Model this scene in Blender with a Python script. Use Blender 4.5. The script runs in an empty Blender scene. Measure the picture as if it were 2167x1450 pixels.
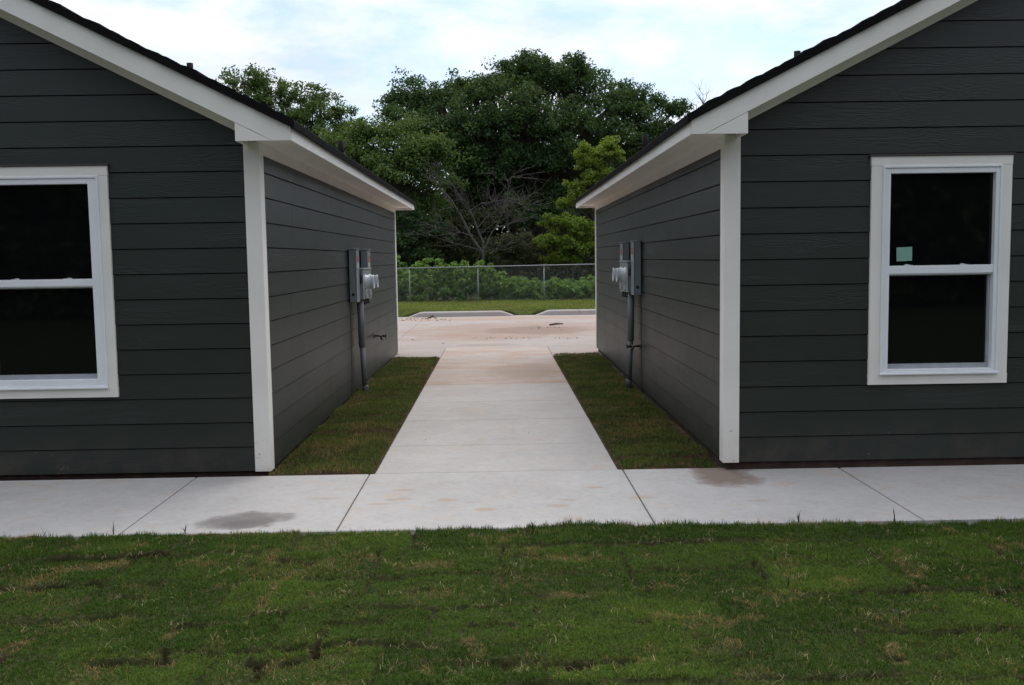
import bpy, bmesh, math, random
import numpy as np
from mathutils import Vector, Matrix, noise as mnoise

random.seed(7)
RNG = np.random.default_rng(11)
scene = bpy.context.scene
COL = scene.collection

# ------------------------------------------------------------------ camera
F_PX, IMG_W, IMG_H = 2046.3, 2167.0, 1450.0
YAW, PITCH, ROLL, CAM_H = 0.01456, -0.0871, -0.01497, 1.4554
_F = Vector((math.sin(YAW)*math.cos(PITCH), math.cos(YAW)*math.cos(PITCH), math.sin(PITCH)))
_R0 = Vector((math.cos(YAW), -math.sin(YAW), 0.0))
_U0 = _R0.cross(_F)
_R = _R0*math.cos(ROLL) + _U0*math.sin(ROLL)
_U = -_R0*math.sin(ROLL) + _U0*math.cos(ROLL)
cam = bpy.data.cameras.new("camera")
cam.sensor_fit = 'HORIZONTAL'
cam.sensor_width = 36.0
cam.lens = F_PX/IMG_W*36.0
cam.clip_start = 0.05
cam.clip_end = 3000.0
cam_o = bpy.data.objects.new("camera", cam)
COL.objects.link(cam_o)
m = Matrix(((_R.x, _U.x, -_F.x, 0), (_R.y, _U.y, -_F.y, 0), (_R.z, _U.z, -_F.z, CAM_H), (0, 0, 0, 1)))
cam_o.matrix_world = m
scene.camera = cam_o


def at(px, py, Y):
    """world point seen at a photograph pixel, at distance Y north of the camera"""
    d = _F + _R*((px-IMG_W/2)/F_PX) - _U*((py-IMG_H/2)/F_PX)
    t = Y/d.y
    return Vector((0, 0, CAM_H)) + d*t


# ------------------------------------------------------------------ sky, sun, exposure
SUN_EL, SUN_AZ = math.radians(52), math.radians(22)      # azimuth clockwise from north (+Y)
SKY_STRENGTH = 0.1
CLOUD_WHITE = 6.7
world = bpy.data.worlds.new("World")
scene.world = world
world.use_nodes = True
wt = world.node_tree
wt.nodes.clear()
N = wt.nodes.new
L = wt.links.new
out = N("ShaderNodeOutputWorld")
bg = N("ShaderNodeBackground")
bg.inputs[1].default_value = SKY_STRENGTH
sky = N("ShaderNodeTexSky")
sky.sky_type = 'NISHITA'
sky.sun_disc = False
sky.sun_elevation = SUN_EL
sky.sun_rotation = SUN_AZ
sky.air_density = 1.0
sky.dust_density = 0.4
sky.ozone_density = 4.0
tc = N("ShaderNodeTexCoord")
sep = N("ShaderNodeSeparateXYZ")
L(tc.outputs["Generated"], sep.inputs[0])
zz = N("ShaderNodeMath"); zz.operation = 'MAXIMUM'; zz.inputs[1].default_value = 0.0
L(sep.outputs[2], zz.inputs[0])
za = N("ShaderNodeMath"); za.operation = 'ADD'; za.inputs[1].default_value = 0.12
L(zz.outputs[0], za.inputs[0])
dx = N("ShaderNodeMath"); dx.operation = 'DIVIDE'
dy = N("ShaderNodeMath"); dy.operation = 'DIVIDE'
L(sep.outputs[0], dx.inputs[0]); L(za.outputs[0], dx.inputs[1])
L(sep.outputs[1], dy.inputs[0]); L(za.outputs[0], dy.inputs[1])
cmb = N("ShaderNodeCombineXYZ")
L(dx.outputs[0], cmb.inputs[0]); L(dy.outputs[0], cmb.inputs[1])
mp = N("ShaderNodeMapping")
mp.inputs["Location"].default_value = (12.7, 1.9, 0.0)
mp.inputs["Scale"].default_value = (0.8, 0.55, 1.0)
L(cmb.outputs[0], mp.inputs[0])
n1 = N("ShaderNodeTexNoise")
n1.inputs["Scale"].default_value = 1.5
n1.inputs["Detail"].default_value = 8.0
n1.inputs["Roughness"].default_value = 0.64
n1.inputs["Distortion"].default_value = 0.3
L(mp.outputs[0], n1.inputs[0])
r1 = N("ShaderNodeValToRGB")
r1.color_ramp.elements[0].color = (0.38, 0.38, 0.38, 1)
r1.color_ramp.elements[0].position = 0.40
r1.color_ramp.elements[1].position = 0.57
L(n1.outputs[0], r1.inputs[0])
mp2 = N("ShaderNodeMapping")
mp2.inputs["Location"].default_value = (0.4, 7.7, 2.0)
L(cmb.outputs[0], mp2.inputs[0])
n2 = N("ShaderNodeTexNoise")
n2.inputs["Scale"].default_value = 1.1
n2.inputs["Detail"].default_value = 9.0
n2.inputs["Roughness"].default_value = 0.62
L(mp2.outputs[0], n2.inputs[0])
r2 = N("ShaderNodeValToRGB")
r2.color_ramp.elements[0].position = 0.36
r2.color_ramp.elements[0].color = (0.66, 0.72, 0.87, 1)
r2.color_ramp.elements[1].position = 0.60
r2.color_ramp.elements[1].color = (1.0, 0.985, 0.965, 1)
L(n2.outputs[0], r2.inputs[0])
sdv = N("ShaderNodeVectorMath"); sdv.operation = 'DOT_PRODUCT'
sdv.inputs[1].default_value = (math.sin(SUN_AZ)*math.cos(SUN_EL), math.cos(SUN_AZ)*math.cos(SUN_EL), math.sin(SUN_EL))
L(tc.outputs["Generated"], sdv.inputs[0])
gl = N("ShaderNodeMapRange")                             # overcast: brightest about the sun, dim on the far side
gl.inputs[1].default_value = -1.0; gl.inputs[2].default_value = 1.0
gl.inputs[3].default_value = 0.0; gl.inputs[4].default_value = 1.0
L(sdv.outputs["Value"], gl.inputs[0])
gp_ = N("ShaderNodeMath"); gp_.operation = 'POWER'; gp_.inputs[1].default_value = 2.5
L(gl.outputs[0], gp_.inputs[0])
gm = N("ShaderNodeMath"); gm.operation = 'MULTIPLY_ADD'; gm.inputs[1].default_value = 0.75*CLOUD_WHITE; gm.inputs[2].default_value = 0.62*CLOUD_WHITE
L(gp_.outputs[0], gm.inputs[0])
ge = N("ShaderNodeMath"); ge.operation = 'MULTIPLY_ADD'   # and brighter overhead than near the horizon
ge.inputs[1].default_value = 2.0/1.4; ge.inputs[2].default_value = 1.0/1.4
L(zz.outputs[0], ge.inputs[0])
gx_ = N("ShaderNodeMath"); gx_.operation = 'MULTIPLY'
L(gm.outputs[0], gx_.inputs[0]); L(ge.outputs[0], gx_.inputs[1])
vm = N("ShaderNodeVectorMath"); vm.operation = 'SCALE'
L(gx_.outputs[0], vm.inputs[3])
L(r2.outputs[0], vm.inputs[0])
mx = N("ShaderNodeMix"); mx.data_type = 'RGBA'
L(r1.outputs[0], mx.inputs[0])
L(sky.outputs[0], mx.inputs[6])
L(vm.outputs[0], mx.inputs[7])
L(mx.outputs[2], bg.inputs[0])
L(bg.outputs[0], out.inputs[0])

sun = bpy.data.lights.new("sun", 'SUN')
sun.energy = 0.7
sun.angle = math.radians(35)
sun.color = (1.0, 0.93, 0.82)
sun_o = bpy.data.objects.new("sun", sun)
COL.objects.link(sun_o)
sd = Vector((math.sin(SUN_AZ)*math.cos(SUN_EL), math.cos(SUN_AZ)*math.cos(SUN_EL), math.sin(SUN_EL)))
sun_o.rotation_euler = sd.to_track_quat('Z', 'Y').to_euler()
sun_o.location = sd*60

scene.view_settings.view_transform = 'Standard'
scene.view_settings.look = 'None'
scene.view_settings.gamma = 1.0
scene.view_settings.exposure = 0.74
scene.cycles.max_bounces = 8
scene.cycles.transparent_max_bounces = 8
scene.cycles.use_denoising = True


# ------------------------------------------------------------------ helpers: objects
def tag(o, label=None, cat=None, group=None, kind=None):
    if label: o["label"] = label
    if cat: o["category"] = cat
    if group: o["group"] = group
    if kind: o["kind"] = kind
    return o


def empty(name, loc, rz=0.0):
    o = bpy.data.objects.new(name, None)
    o.empty_display_size = 0.2
    COL.objects.link(o)
    o.location = loc
    o.rotation_euler = (0, 0, rz)
    return o


class MB:
    """collects shapes; build() links them as ONE mesh object"""
    def __init__(self):
        self.v = []; self.f = []; self.smooth = []

    def add(self, verts, faces, smooth=False):
        b = len(self.v)
        self.v += [tuple(x) for x in verts]
        for f in faces:
            self.f.append([b+i for i in f]); self.smooth.append(smooth)
        return self

    def box(self, x0, x1, y0, y1, z0, z1):
        if x0 > x1: x0, x1 = x1, x0
        if y0 > y1: y0, y1 = y1, y0
        vs = [(x0, y0, z0), (x1, y0, z0), (x1, y1, z0), (x0, y1, z0),
              (x0, y0, z1), (x1, y0, z1), (x1, y1, z1), (x0, y1, z1)]
        return self.add(vs, [(0, 3, 2, 1), (4, 5, 6, 7), (0, 1, 5, 4), (1, 2, 6, 5), (2, 3, 7, 6), (3, 0, 4, 7)])

    def prism(self, poly, axis, a, b):
        """poly: 2D outline; axis 'x': (y,z) extruded in x; 'y': (x,z) extruded in y; 'z': (x,y) extruded in z"""
        n = len(poly)
        def pt(p, t):
            return (t, p[0], p[1]) if axis == 'x' else ((p[0], t, p[1]) if axis == 'y' else (p[0], p[1], t))
        vs = [pt(p, a) for p in poly] + [pt(p, b) for p in poly]
        fs = [tuple(range(n-1, -1, -1)), tuple(range(n, 2*n))]
        fs += [(i, (i+1) % n, n+(i+1) % n, n+i) for i in range(n)]
        return self.add(vs, fs)

    def tube(self, pts, radii, n=8, cap=True, smooth=True):
        pts = [Vector(p) for p in pts]
        if not hasattr(radii, '__len__'): radii = [radii]*len(pts)
        base = len(self.v)
        ref = None
        for i, p in enumerate(pts):
            if i == 0: d = pts[1]-pts[0]
            elif i == len(pts)-1: d = pts[-1]-pts[-2]
            else: d = pts[i+1]-pts[i-1]
            d.normalize()
            if ref is None:
                ref = Vector((0, 0, 1)) if abs(d.z) < 0.9 else Vector((1, 0, 0))
            a = (ref - d*ref.dot(d))
            if a.length < 1e-5:
                ref = Vector((0.3, 1, 0.2)); a = ref - d*ref.dot(d)
            a.normalize(); ref = a
            b = d.cross(a)
            for k in range(n):
                t = 2*math.pi*k/n
                self.v.append(tuple(p + (a*math.cos(t)+b*math.sin(t))*radii[i]))
        for i in range(len(pts)-1):
            for k in range(n):
                k2 = (k+1) % n
                self.f.append([base+i*n+k, base+i*n+k2, base+(i+1)*n+k2, base+(i+1)*n+k]); self.smooth.append(smooth)
        if cap:
            self.f.append([base+k for k in range(n-1, -1, -1)]); self.smooth.append(False)
            e = base+(len(pts)-1)*n
            self.f.append([e+k for k in range(n)]); self.smooth.append(False)
        return self

    def build(self, name, mat, parent=None, bevel=0.0, fix=True, loc=None):
        me = bpy.data.meshes.new(name)
        me.from_pydata(self.v, [], self.f)
        me.polygons.foreach_set("use_smooth", self.smooth)
        me.update()
        if fix:
            bm = bmesh.new(); bm.from_mesh(me)
            bmesh.ops.recalc_face_normals(bm, faces=bm.faces)
            bm.to_mesh(me); bm.free()
        me.materials.append(mat)
        o = bpy.data.objects.new(name, me)
        COL.objects.link(o)
        if parent: o.parent = parent
        if loc: o.location = loc
        if bevel:
            bv = o.modifiers.new("bevel", 'BEVEL')
            bv.width = bevel; bv.segments = 2; bv.limit_method = 'ANGLE'; bv.angle_limit = math.radians(40)
        return o


def np_mesh(name, verts, tris, mat, parent=None, attrs=None, smooth=False, quads=False, loc=None):
    """big triangle / quad meshes straight from numpy"""
    verts = np.asarray(verts, np.float32); tris = np.asarray(tris, np.int32)
    k = tris.shape[1]
    me = bpy.data.meshes.new(name)
    me.vertices.add(len(verts))
    me.vertices.foreach_set("co", verts.ravel())
    me.loops.add(tris.size)
    me.loops.foreach_set("vertex_index", tris.ravel())
    me.polygons.add(len(tris))
    me.polygons.foreach_set("loop_start", np.arange(0, tris.size, k, dtype=np.int32))
    me.polygons.foreach_set("use_smooth", np.full(len(tris), smooth))
    me.update(calc_edges=True)
    for an, av in (attrs or {}).items():
        a = me.attributes.new(an, 'FLOAT', 'POINT')
        a.data.foreach_set("value", np.asarray(av, np.float32))
    me.materials.append(mat)
    o = bpy.data.objects.new(name, me)
    COL.objects.link(o)
    if parent: o.parent = parent
    if loc is not None: o.location = loc
    return o


# ------------------------------------------------------------------ helpers: materials
class NT:
    """tiny node-tree writer"""
    def __init__(self, name):
        self.m = bpy.data.materials.new(name)
        self.m.use_nodes = True
        self.t = self.m.node_tree
        self.t.nodes.clear()
        self.out = self.t.nodes.new("ShaderNodeOutputMaterial")
        self.b = self.t.nodes.new("ShaderNodeBsdfPrincipled")
        self.t.links.new(self.b.outputs[0], self.out.inputs[0])

    def n(self, typ, **kw):
        nd = self.t.nodes.new(typ)
        for k, v in kw.items():
            if k.startswith('i_'):
                key = k[2:]
                nd.inputs[int(key) if key.isdigit() else key.replace('_', ' ')].default_value = v
            else:
                setattr(nd, k, v)
        return nd

    def l(self, a, b): self.t.links.new(a, b)

    def math(self, op, a, b=None, clamp=False):
        nd = self.n("ShaderNodeMath", operation=op, use_clamp=clamp)
        for i, x in enumerate((a, b)):
            if x is None: continue
            if isinstance(x, (int, float)): nd.inputs[i].default_value = x
            else: self.l(x, nd.inputs[i])
        return nd.outputs[0]

    def coord(self, scale=(1, 1, 1), loc=(0, 0, 0), which="Object"):
        c = self.n("ShaderNodeTexCoord")
        mp_ = self.n("ShaderNodeMapping", i_Scale=scale, i_Location=loc)
        self.l(c.outputs[which], mp_.inputs[0])
        return mp_.outputs[0]

    def noise(self, vec, scale, detail=4.0, rough=0.55, dist=0.0):
        nd = self.n("ShaderNodeTexNoise", i_Scale=scale, i_Detail=detail, i_Roughness=rough, i_Distortion=dist)
        self.l(vec, nd.inputs[0])
        return nd.outputs[0]

    def ramp(self, fac, stops):
        nd = self.n("ShaderNodeValToRGB")
        cr = nd.color_ramp
        while len(cr.elements) < len(stops): cr.elements.new(0.5)
        for e, (p, c) in zip(cr.elements, stops):
            e.position = p
            e.color = (c, c, c, 1) if isinstance(c, (int, float)) else tuple(c)+(1,)
        self.l(fac, nd.inputs[0])
        return nd.outputs[0]

    def mix(self, fac, a, b, blend='MIX'):
        nd = self.n("ShaderNodeMix", data_type='RGBA', blend_type=blend)
        for i, x in ((0, fac), (6, a), (7, b)):
            if isinstance(x, (int, float)): nd.inputs[i].default_value = x
            elif isinstance(x, tuple): nd.inputs[i].default_value = x+(1,)
            else: self.l(x, nd.inputs[i])
        return nd.outputs[2]

    def set(self, key, x):
        if isinstance(x, (int, float)): self.b.inputs[key].default_value = x
        elif isinstance(x, tuple): self.b.inputs[key].default_value = x+(1,)
        else: self.l(x, self.b.inputs[key])

    def bump(self, h, strength, dist):
        nd = self.n("ShaderNodeBump", i_Strength=strength, i_Distance=dist)
        self.l(h, nd.inputs["Height"])
        self.l(nd.outputs[0], self.b.inputs["Normal"])

    def attr(self, name):
        nd = self.n("ShaderNodeAttribute", attribute_name=name)
        return nd.outputs["Fac"]


def paint(name, col, rough=0.5, var=0.12, scale=6.0, bump=0.15, bdist=0.002, bscale=60.0, metal=0.0, spec=0.5, stretch=(1, 1, 1)):
    t = NT(name)
    c = t.coord(stretch)
    nz = t.noise(c, scale, 5.0, 0.6)
    lo = tuple(x*(1-var) for x in col); hi = tuple(min(1, x*(1+var)) for x in col)
    t.set("Base Color", t.ramp(nz, [(0.3, lo), (0.7, hi)]))
    t.set("Roughness", t.math('ADD', t.math('MULTIPLY', nz, 0.16), rough-0.08))
    t.set("Metallic", metal)
    t.set("Specular IOR Level", spec)
    if bump:
        t.bump(t.noise(c, bscale, 3.0), bump, bdist)
    return t.m


SID = 0.1778                                             # exposed height of one siding board


def siding_mat():
    t = NT("siding_paint")
    c = t.n("ShaderNodeTexCoord")
    s = t.n("ShaderNodeSeparateXYZ"); t.l(c.outputs["Object"], s.inputs[0])
    along = t.math('ADD', s.outputs[0], s.outputs[1])
    board = t.math('FLOOR', t.math('DIVIDE', t.math('ADD', s.outputs[2], 0.0005), SID))
    # wood-grain emboss: contour lines of a stretched noise, other on every board
    cv = t.n("ShaderNodeCombineXYZ")
    t.l(t.math('ADD', t.math('MULTIPLY', along, 1.7), t.math('MULTIPLY', board, 7.31)), cv.inputs[0])
    t.l(t.math('MULTIPLY', s.outputs[2], 13.0), cv.inputs[1])
    t.l(t.math('MULTIPLY', board, 3.7), cv.inputs[2])
    big = t.noise(cv.outputs[0], 1.0, 2.5, 0.45, 0.25)
    rings = t.math('SINE', t.math('MULTIPLY', big, 95.0))
    where = t.ramp(t.noise(cv.outputs[0], 0.45, 1.0), [(0.40, 0.15), (0.62, 1.0)])
    fv = t.n("ShaderNodeCombineXYZ")
    t.l(t.math('MULTIPLY', along, 9.0), fv.inputs[0]); t.l(t.math('MULTIPLY', s.outputs[2], 160.0), fv.inputs[1]); t.l(board, fv.inputs[2])
    fine = t.noise(fv.outputs[0], 1.0, 3.0, 0.6)
    h = t.math('ADD', t.math('MULTIPLY', t.math('MULTIPLY', rings, where), 0.5), t.math('MULTIPLY', fine, 0.55))
    t.bump(h, 0.30, 0.0020)
    # colour: a little board to board, dusty low down, pale splashes on the lowest boards
    bv = t.n("ShaderNodeTexWhiteNoise", noise_dimensions='1D'); t.l(board, bv.inputs["W"])
    wv = t.noise(c.outputs["Object"], 1.3, 5.0, 0.6)
    k = t.math('ADD', t.math('MULTIPLY', bv.outputs[0], 0.45), t.math('MULTIPLY', wv, 0.8))
    base = t.ramp(k, [(0.2, (0.0165, 0.0222, 0.0180)), (0.9, (0.0220, 0.0290, 0.0238))])
    sp = t.ramp(t.noise(c.outputs["Object"], 42.0, 2.0, 0.5), [(0.69, 0.0), (0.74, 1.0)])
    sw = t.ramp(t.noise(c.outputs["Object"], 1.6, 2.0), [(0.52, 0.0), (0.66, 1.0)])
    low = t.ramp(s.outputs[2], [(0.03, 1.0), (0.30, 0.0)])
    dust = t.math('MULTIPLY', t.math('MULTIPLY', sp, sw), low)
    base = t.mix(t.math('MULTIPLY', dust, 0.5), base, (0.25, 0.24, 0.22))
    dirt = t.math('MULTIPLY', t.ramp(t.noise(c.outputs["Object"], 5.0, 5.0, 0.65), [(0.42, 0.0), (0.75, 1.0)]), low)
    base = t.mix(t.math('MULTIPLY', dirt, 0.25), base, (0.16, 0.10, 0.07))
    t.set("Base Color", base)
    t.set("Roughness", t.math('ADD', t.math('MULTIPLY', wv, 0.14), 0.36))
    t.set("Specular IOR Level", 0.5)
    return t.m


def trim_mat():
    t = NT("trim_paint")
    c = t.n("ShaderNodeTexCoord")
    s = t.n("ShaderNodeSeparateXYZ"); t.l(c.outputs["Object"], s.inputs[0])
    cv = t.coord((14, 14, 3))
    g = t.noise(cv, 6.0, 4.0, 0.6)
    base = t.ramp(t.noise(c.outputs["Object"], 2.2, 5.0, 0.6), [(0.3, (0.76, 0.74, 0.68)), (0.7, (0.84, 0.82, 0.77))])
    low = t.ramp(s.outputs[2], [(0.0, 1.0), (0.45, 0.0)])
    spk = t.ramp(t.noise(c.outputs["Object"], 26.0, 3.0, 0.55), [(0.66, 0.0), (0.72, 1.0)])
    base = t.mix(t.math('MULTIPLY', t.math('MULTIPLY', spk, low), 0.8), base, (0.16, 0.10, 0.07))
    wash = t.math('MULTIPLY', t.ramp(t.noise(c.outputs["Object"], 4.0, 4.0, 0.6), [(0.4, 0.0), (0.7, 1.0)]), low)
    base = t.mix(t.math('MULTIPLY', wash, 0.35), base, (0.46, 0.30, 0.20))
    t.set("Base Color", base)
    t.set("Roughness", 0.5)
    t.bump(g, 0.18, 0.0015)
    return t.m


def concrete_mat(name, clay=0.0, seeds=(0, 0, 0), wet=(), wobs=4.5, tone=(0.418, 0.398, 0.376)):
    """broom-finished concrete, with clay stains (a world-space mask) and damp spots with an outline of their own"""
    t = NT(name)
    c = t.n("ShaderNodeTexCoord")
    v = c.outputs["Object"]
    s = t.n("ShaderNodeSeparateXYZ"); t.l(v, s.inputs[0])
    big = t.noise(v, 0.9, 6.0, 0.62)
    mid = t.noise(t.coord((1, 1, 1), seeds), 5.5, 6.0, 0.68)
    base = t.ramp(t.math('ADD', t.math('MULTIPLY', big, 0.6), t.math('MULTIPLY', mid, 0.4)),
                  [(0.30, tuple(x*0.84 for x in tone)), (0.52, tone), (0.70, tuple(min(1, x*1.10) for x in tone))])
    sp_ = t.noise(v, 22.0, 6.0, 0.75)
    base = t.mix(0.3, base, t.ramp(sp_, [(0.30, (0.62, 0.61, 0.60)), (0.5, (1.0, 1.0, 1.0)), (0.72, (1.22, 1.22, 1.22))]), 'MULTIPLY')
    sm_ = t.ramp(t.noise(t.coord((2.6, 0.7, 1), (seeds[0]+9, 3, 0)), 1.3, 6.0, 0.7), [(0.50, 0.0), (0.72, 1.0)])
    base = t.mix(t.math('MULTIPLY', sm_, 0.13), base, (0.27, 0.24, 0.215))
    # streaky clay wash
    st = t.noise(t.coord((0.7, 1.6, 1), seeds), 1.4, 7.0, 0.68, 0.4)
    blot = t.noise(t.coord((1, 1.5, 1), (seeds[0]+4, seeds[1]+2, 0)), 5.0, 5.0, 0.6)
    if clay:
        far = t.ramp(t.math('DIVIDE', s.outputs[1], 40.0), [(0.20, 0.06), (0.288, 0.14), (0.293, 0.75), (0.40, 0.75), (0.60, 0.62), (0.638, 1.2)])
        fac = t.math('MULTIPLY', t.math('MULTIPLY', t.ramp(st, [(0.30, 0.0), (0.64, 1.0)]), far), clay)
        base = t.mix(fac, base, (0.36, 0.22, 0.14))
    fp = t.math('MULTIPLY', t.ramp(blot, [(0.57, 0.0), (0.66, 1.0)]), 0.32)
    base = t.mix(fp, base, (0.44, 0.31, 0.20))
    pits = t.ramp(t.noise(v, 48.0, 2.0), [(0.73, 0.0), (0.77, 1.0)])
    base = t.mix(t.math('MULTIPLY', pits, 0.4), base, (0.12, 0.10, 0.08))
    rough = 0.82
    for (cx, cy, rx, ry, colr, amt) in wet:
        mp_ = t.n("ShaderNodeMapping", i_Location=(-cx/rx, -cy/ry, 0.06), i_Scale=(1/rx, 1/ry, 1))
        t.l(v, mp_.inputs[0])
        ln = t.n("ShaderNodeVectorMath", operation='LENGTH'); t.l(mp_.outputs[0], ln.inputs[0])
        wob = t.math('MULTIPLY', t.math('SUBTRACT', t.noise(v, wobs, 6.0, 0.62), 0.5), 1.5)
        d = t.math('ADD', ln.outputs["Value"], wob)
        msk = t.ramp(d, [(0.55, 1.0), (0.82, 0.6), (1.12, 0.0)])
        base = t.mix(t.math('MULTIPLY', msk, amt), base, colr)
    t.set("Base Color", base)
    t.set("Roughness", rough)
    t.set("Specular IOR Level", 0.3)
    br = t.noise(t.coord((160, 6, 1)), 1.0, 2.0, 0.6)
    t.bump(t.math('ADD', t.math('MULTIPLY', br, 0.6), t.math('MULTIPLY', t.noise(v, 90.0, 3.0), 0.5)), 0.3, 0.002)
    return t.m


def leaf_mat(name, dark, light, trans=0.35, rough=0.55, yellow=None):
    t = NT(name)
    f = t.attr("tint")
    stops = [(0.0, dark), (0.75, light)]
    if yellow: stops.append((1.0, yellow))
    colr = t.ramp(f, stops)
    t.set("Base Color", colr)
    t.set("Roughness", rough)
    t.set("Specular IOR Level", 0.35)
    tr = t.n("ShaderNodeBsdfTranslucent")
    t.l(t.mix(0.5, colr, (light[0]*1.3, light[1]*1.25, light[2]*0.6)), tr.inputs[0])
    mxs = t.n("ShaderNodeMixShader", i_0=trans)
    t.l(t.b.outputs[0], mxs.inputs[1]); t.l(tr.outputs[0], mxs.inputs[2])
    t.l(mxs.outputs[0], t.out.inputs[0])
    return t.m


def grass_mat(name, dark, light, straw):
    t = NT(name)
    colr = t.ramp(t.attr("tint"), [(0.0, dark), (1.0, light)])
    colr = t.mix(t.attr("dry"), colr, straw)
    t.set("Base Color", colr)
    t.set("Roughness", 0.7)
    t.set("Specular IOR Level", 0.12)
    tr = t.n("ShaderNodeBsdfTranslucent"); t.l(colr, tr.inputs[0])
    mxs = t.n("ShaderNodeMixShader", i_0=0.3)
    t.l(t.b.outputs[0], mxs.inputs[1]); t.l(tr.outputs[0], mxs.inputs[2])
    t.l(mxs.outputs[0], t.out.inputs[0])
    return t.m


def soil_mat(name, a, b, c_, scale=9.0):
    t = NT(name)
    v = t.coord()
    nz = t.noise(v, scale, 7.0, 0.7)
    t.set("Base Color", t.ramp(nz, [(0.3, a), (0.5, b), (0.72, c_)]))
    t.set("Roughness", 0.95)
    t.set("Specular IOR Level", 0.1)
    t.bump(t.noise(v, scale*7, 5.0, 0.7), 0.8, 0.01)
    return t.m


def bark_mat(name, a, b):
    t = NT(name)
    nz = t.noise(t.coord((6, 6, 1.2)), 3.0, 6.0, 0.7)
    t.set("Base Color", t.ramp(nz, [(0.3, a), (0.7, b)]))
    t.set("Roughness", 0.9)
    t.bump(nz, 0.6, 0.02)
    return t.m


M = {}
M['siding'] = siding_mat()
M['trim'] = trim_mat()
M['soffit'] = paint("soffit_paint", (0.82, 0.79, 0.73), 0.6, 0.05, 3.0, 0.1)
M['vinyl'] = paint("white_vinyl", (0.80, 0.81, 0.83), 0.35, 0.04, 3.0, 0.05)
M['track'] = paint("window_track_grey", (0.34, 0.36, 0.39), 0.4, 0.12, 9.0, 0.05)
M['room'] = paint("dark_room", (0.02, 0.02, 0.021), 0.9, 0.2, 2.0, 0.0)
M['sticker'] = paint("mint_paper", (0.20, 0.37, 0.30), 0.7, 0.05, 12.0, 0.05)
M['cap'] = paint("brown_flashing", (0.055, 0.048, 0.05), 0.5, 0.15)
M['foundation'] = None


def glass_mat():
    t = NT("window_glass")
    wv = t.noise(t.coord(), 1.4, 2.0)
    t.set("Base Color", (0.004, 0.004, 0.0045))
    t.set("Roughness", 0.03)
    t.set("Specular IOR Level", 0.4)
    t.bump(wv, 0.03, 0.01)
    return t.m


M['glass'] = glass_mat()


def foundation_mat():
    t = NT("shaded_clay_stained_foundation")
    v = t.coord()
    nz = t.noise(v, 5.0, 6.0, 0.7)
    t.set("Base Color", t.ramp(nz, [(0.3, (0.018, 0.010, 0.007)), (0.52, (0.040, 0.021, 0.014)), (0.75, (0.09, 0.048, 0.031))]))  # clay brown, darkened all over to carry the shade on the front strip
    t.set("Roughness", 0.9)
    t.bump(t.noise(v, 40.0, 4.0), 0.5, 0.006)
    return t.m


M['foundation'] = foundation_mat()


def shingle_mat():
    t = NT("asphalt_shingle")
    v = t.coord()
    a = t.noise(v, 260.0, 2.0, 0.7)
    b = t.noise(t.coord((3.2, 3.2, 3.2)), 1.0, 2.0)
    t.set("Base Color", t.ramp(t.math('ADD', t.math('MULTIPLY', a, 0.6), t.math('MULTIPLY', b, 0.4)),
                               [(0.3, (0.006, 0.006, 0.006)), (0.7, (0.016, 0.0155, 0.0155))]))
    t.set("Roughness", 0.95)
    t.set("Specular IOR Level", 0.04)
    t.bump(a, 0.6, 0.003)
    return t.m


M['shingle'] = shingle_mat()
M['drip'] = paint("black_drip_edge", (0.008, 0.008, 0.009), 0.6, 0.1, 5.0, 0.05, spec=0.15)
M['pipe_dark'] = paint("vent_pipe_paint", (0.014, 0.013, 0.014), 0.75, 0.2, spec=0.1)
M['box'] = paint("grey_enamel", (0.20, 0.23, 0.245), 0.42, 0.08, 8.0, 0.08, spec=0.5)
M['box_light'] = paint("galvanized_steel", (0.40, 0.43, 0.44), 0.35, 0.15, 10.0, 0.1, metal=0.5)
M['cover'] = paint("pale_plastic", (0.50, 0.53, 0.55), 0.25, 0.06, 12.0, 0.05)
M['black'] = paint("black_rubber", (0.015, 0.015, 0.017), 0.5, 0.2)
M['pvc'] = paint("grey_conduit", (0.115, 0.118, 0.125), 0.5, 0.12, 6.0, 0.1)
M['red'] = paint("red_label", (0.36, 0.075, 0.045), 0.5, 0.1)
M['paper'] = paint("pale_label", (0.40, 0.42, 0.42), 0.5, 0.25, 60.0, 0.0)
M['brass'] = paint("weathered_brass", (0.07, 0.062, 0.05), 0.45, 0.25, 30.0, 0.1, metal=0.6)
M['galv'] = paint("galvanized_fence", (0.24, 0.25, 0.255), 0.5, 0.15, 6.0, 0.05, metal=0.25)


# ------------------------------------------------------------------ value noise for numpy heightfields
def _hash(ix, iy, seed):
    h = (ix.astype(np.int64)*374761393 + iy.astype(np.int64)*668265263 + seed*1442695041) & 0xffffffff
    h = ((h ^ (h >> 13))*1274126177) & 0xffffffff
    h = (h ^ (h >> 16)) & 0xffffffff
    return h.astype(np.float64)/4294967295.0


def vnoise(x, y, seed=0):
    ix = np.floor(x); iy = np.floor(y)
    fx = x-ix; fy = y-iy
    fx = fx*fx*(3-2*fx); fy = fy*fy*(3-2*fy)
    a = _hash(ix, iy, seed); b = _hash(ix+1, iy, seed)
    c = _hash(ix, iy+1, seed); d = _hash(ix+1, iy+1, seed)
    return (a*(1-fx)+b*fx)*(1-fy) + (c*(1-fx)+d*fx)*fy


def fbm(x, y, seed=0, o=4):
    s = 0; a = 0.5; t = 0
    for i in range(o):
        s = s + a*vnoise(x*2**i, y*2**i, seed+i*17); t += a; a *= 0.5
    return s/t


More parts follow.
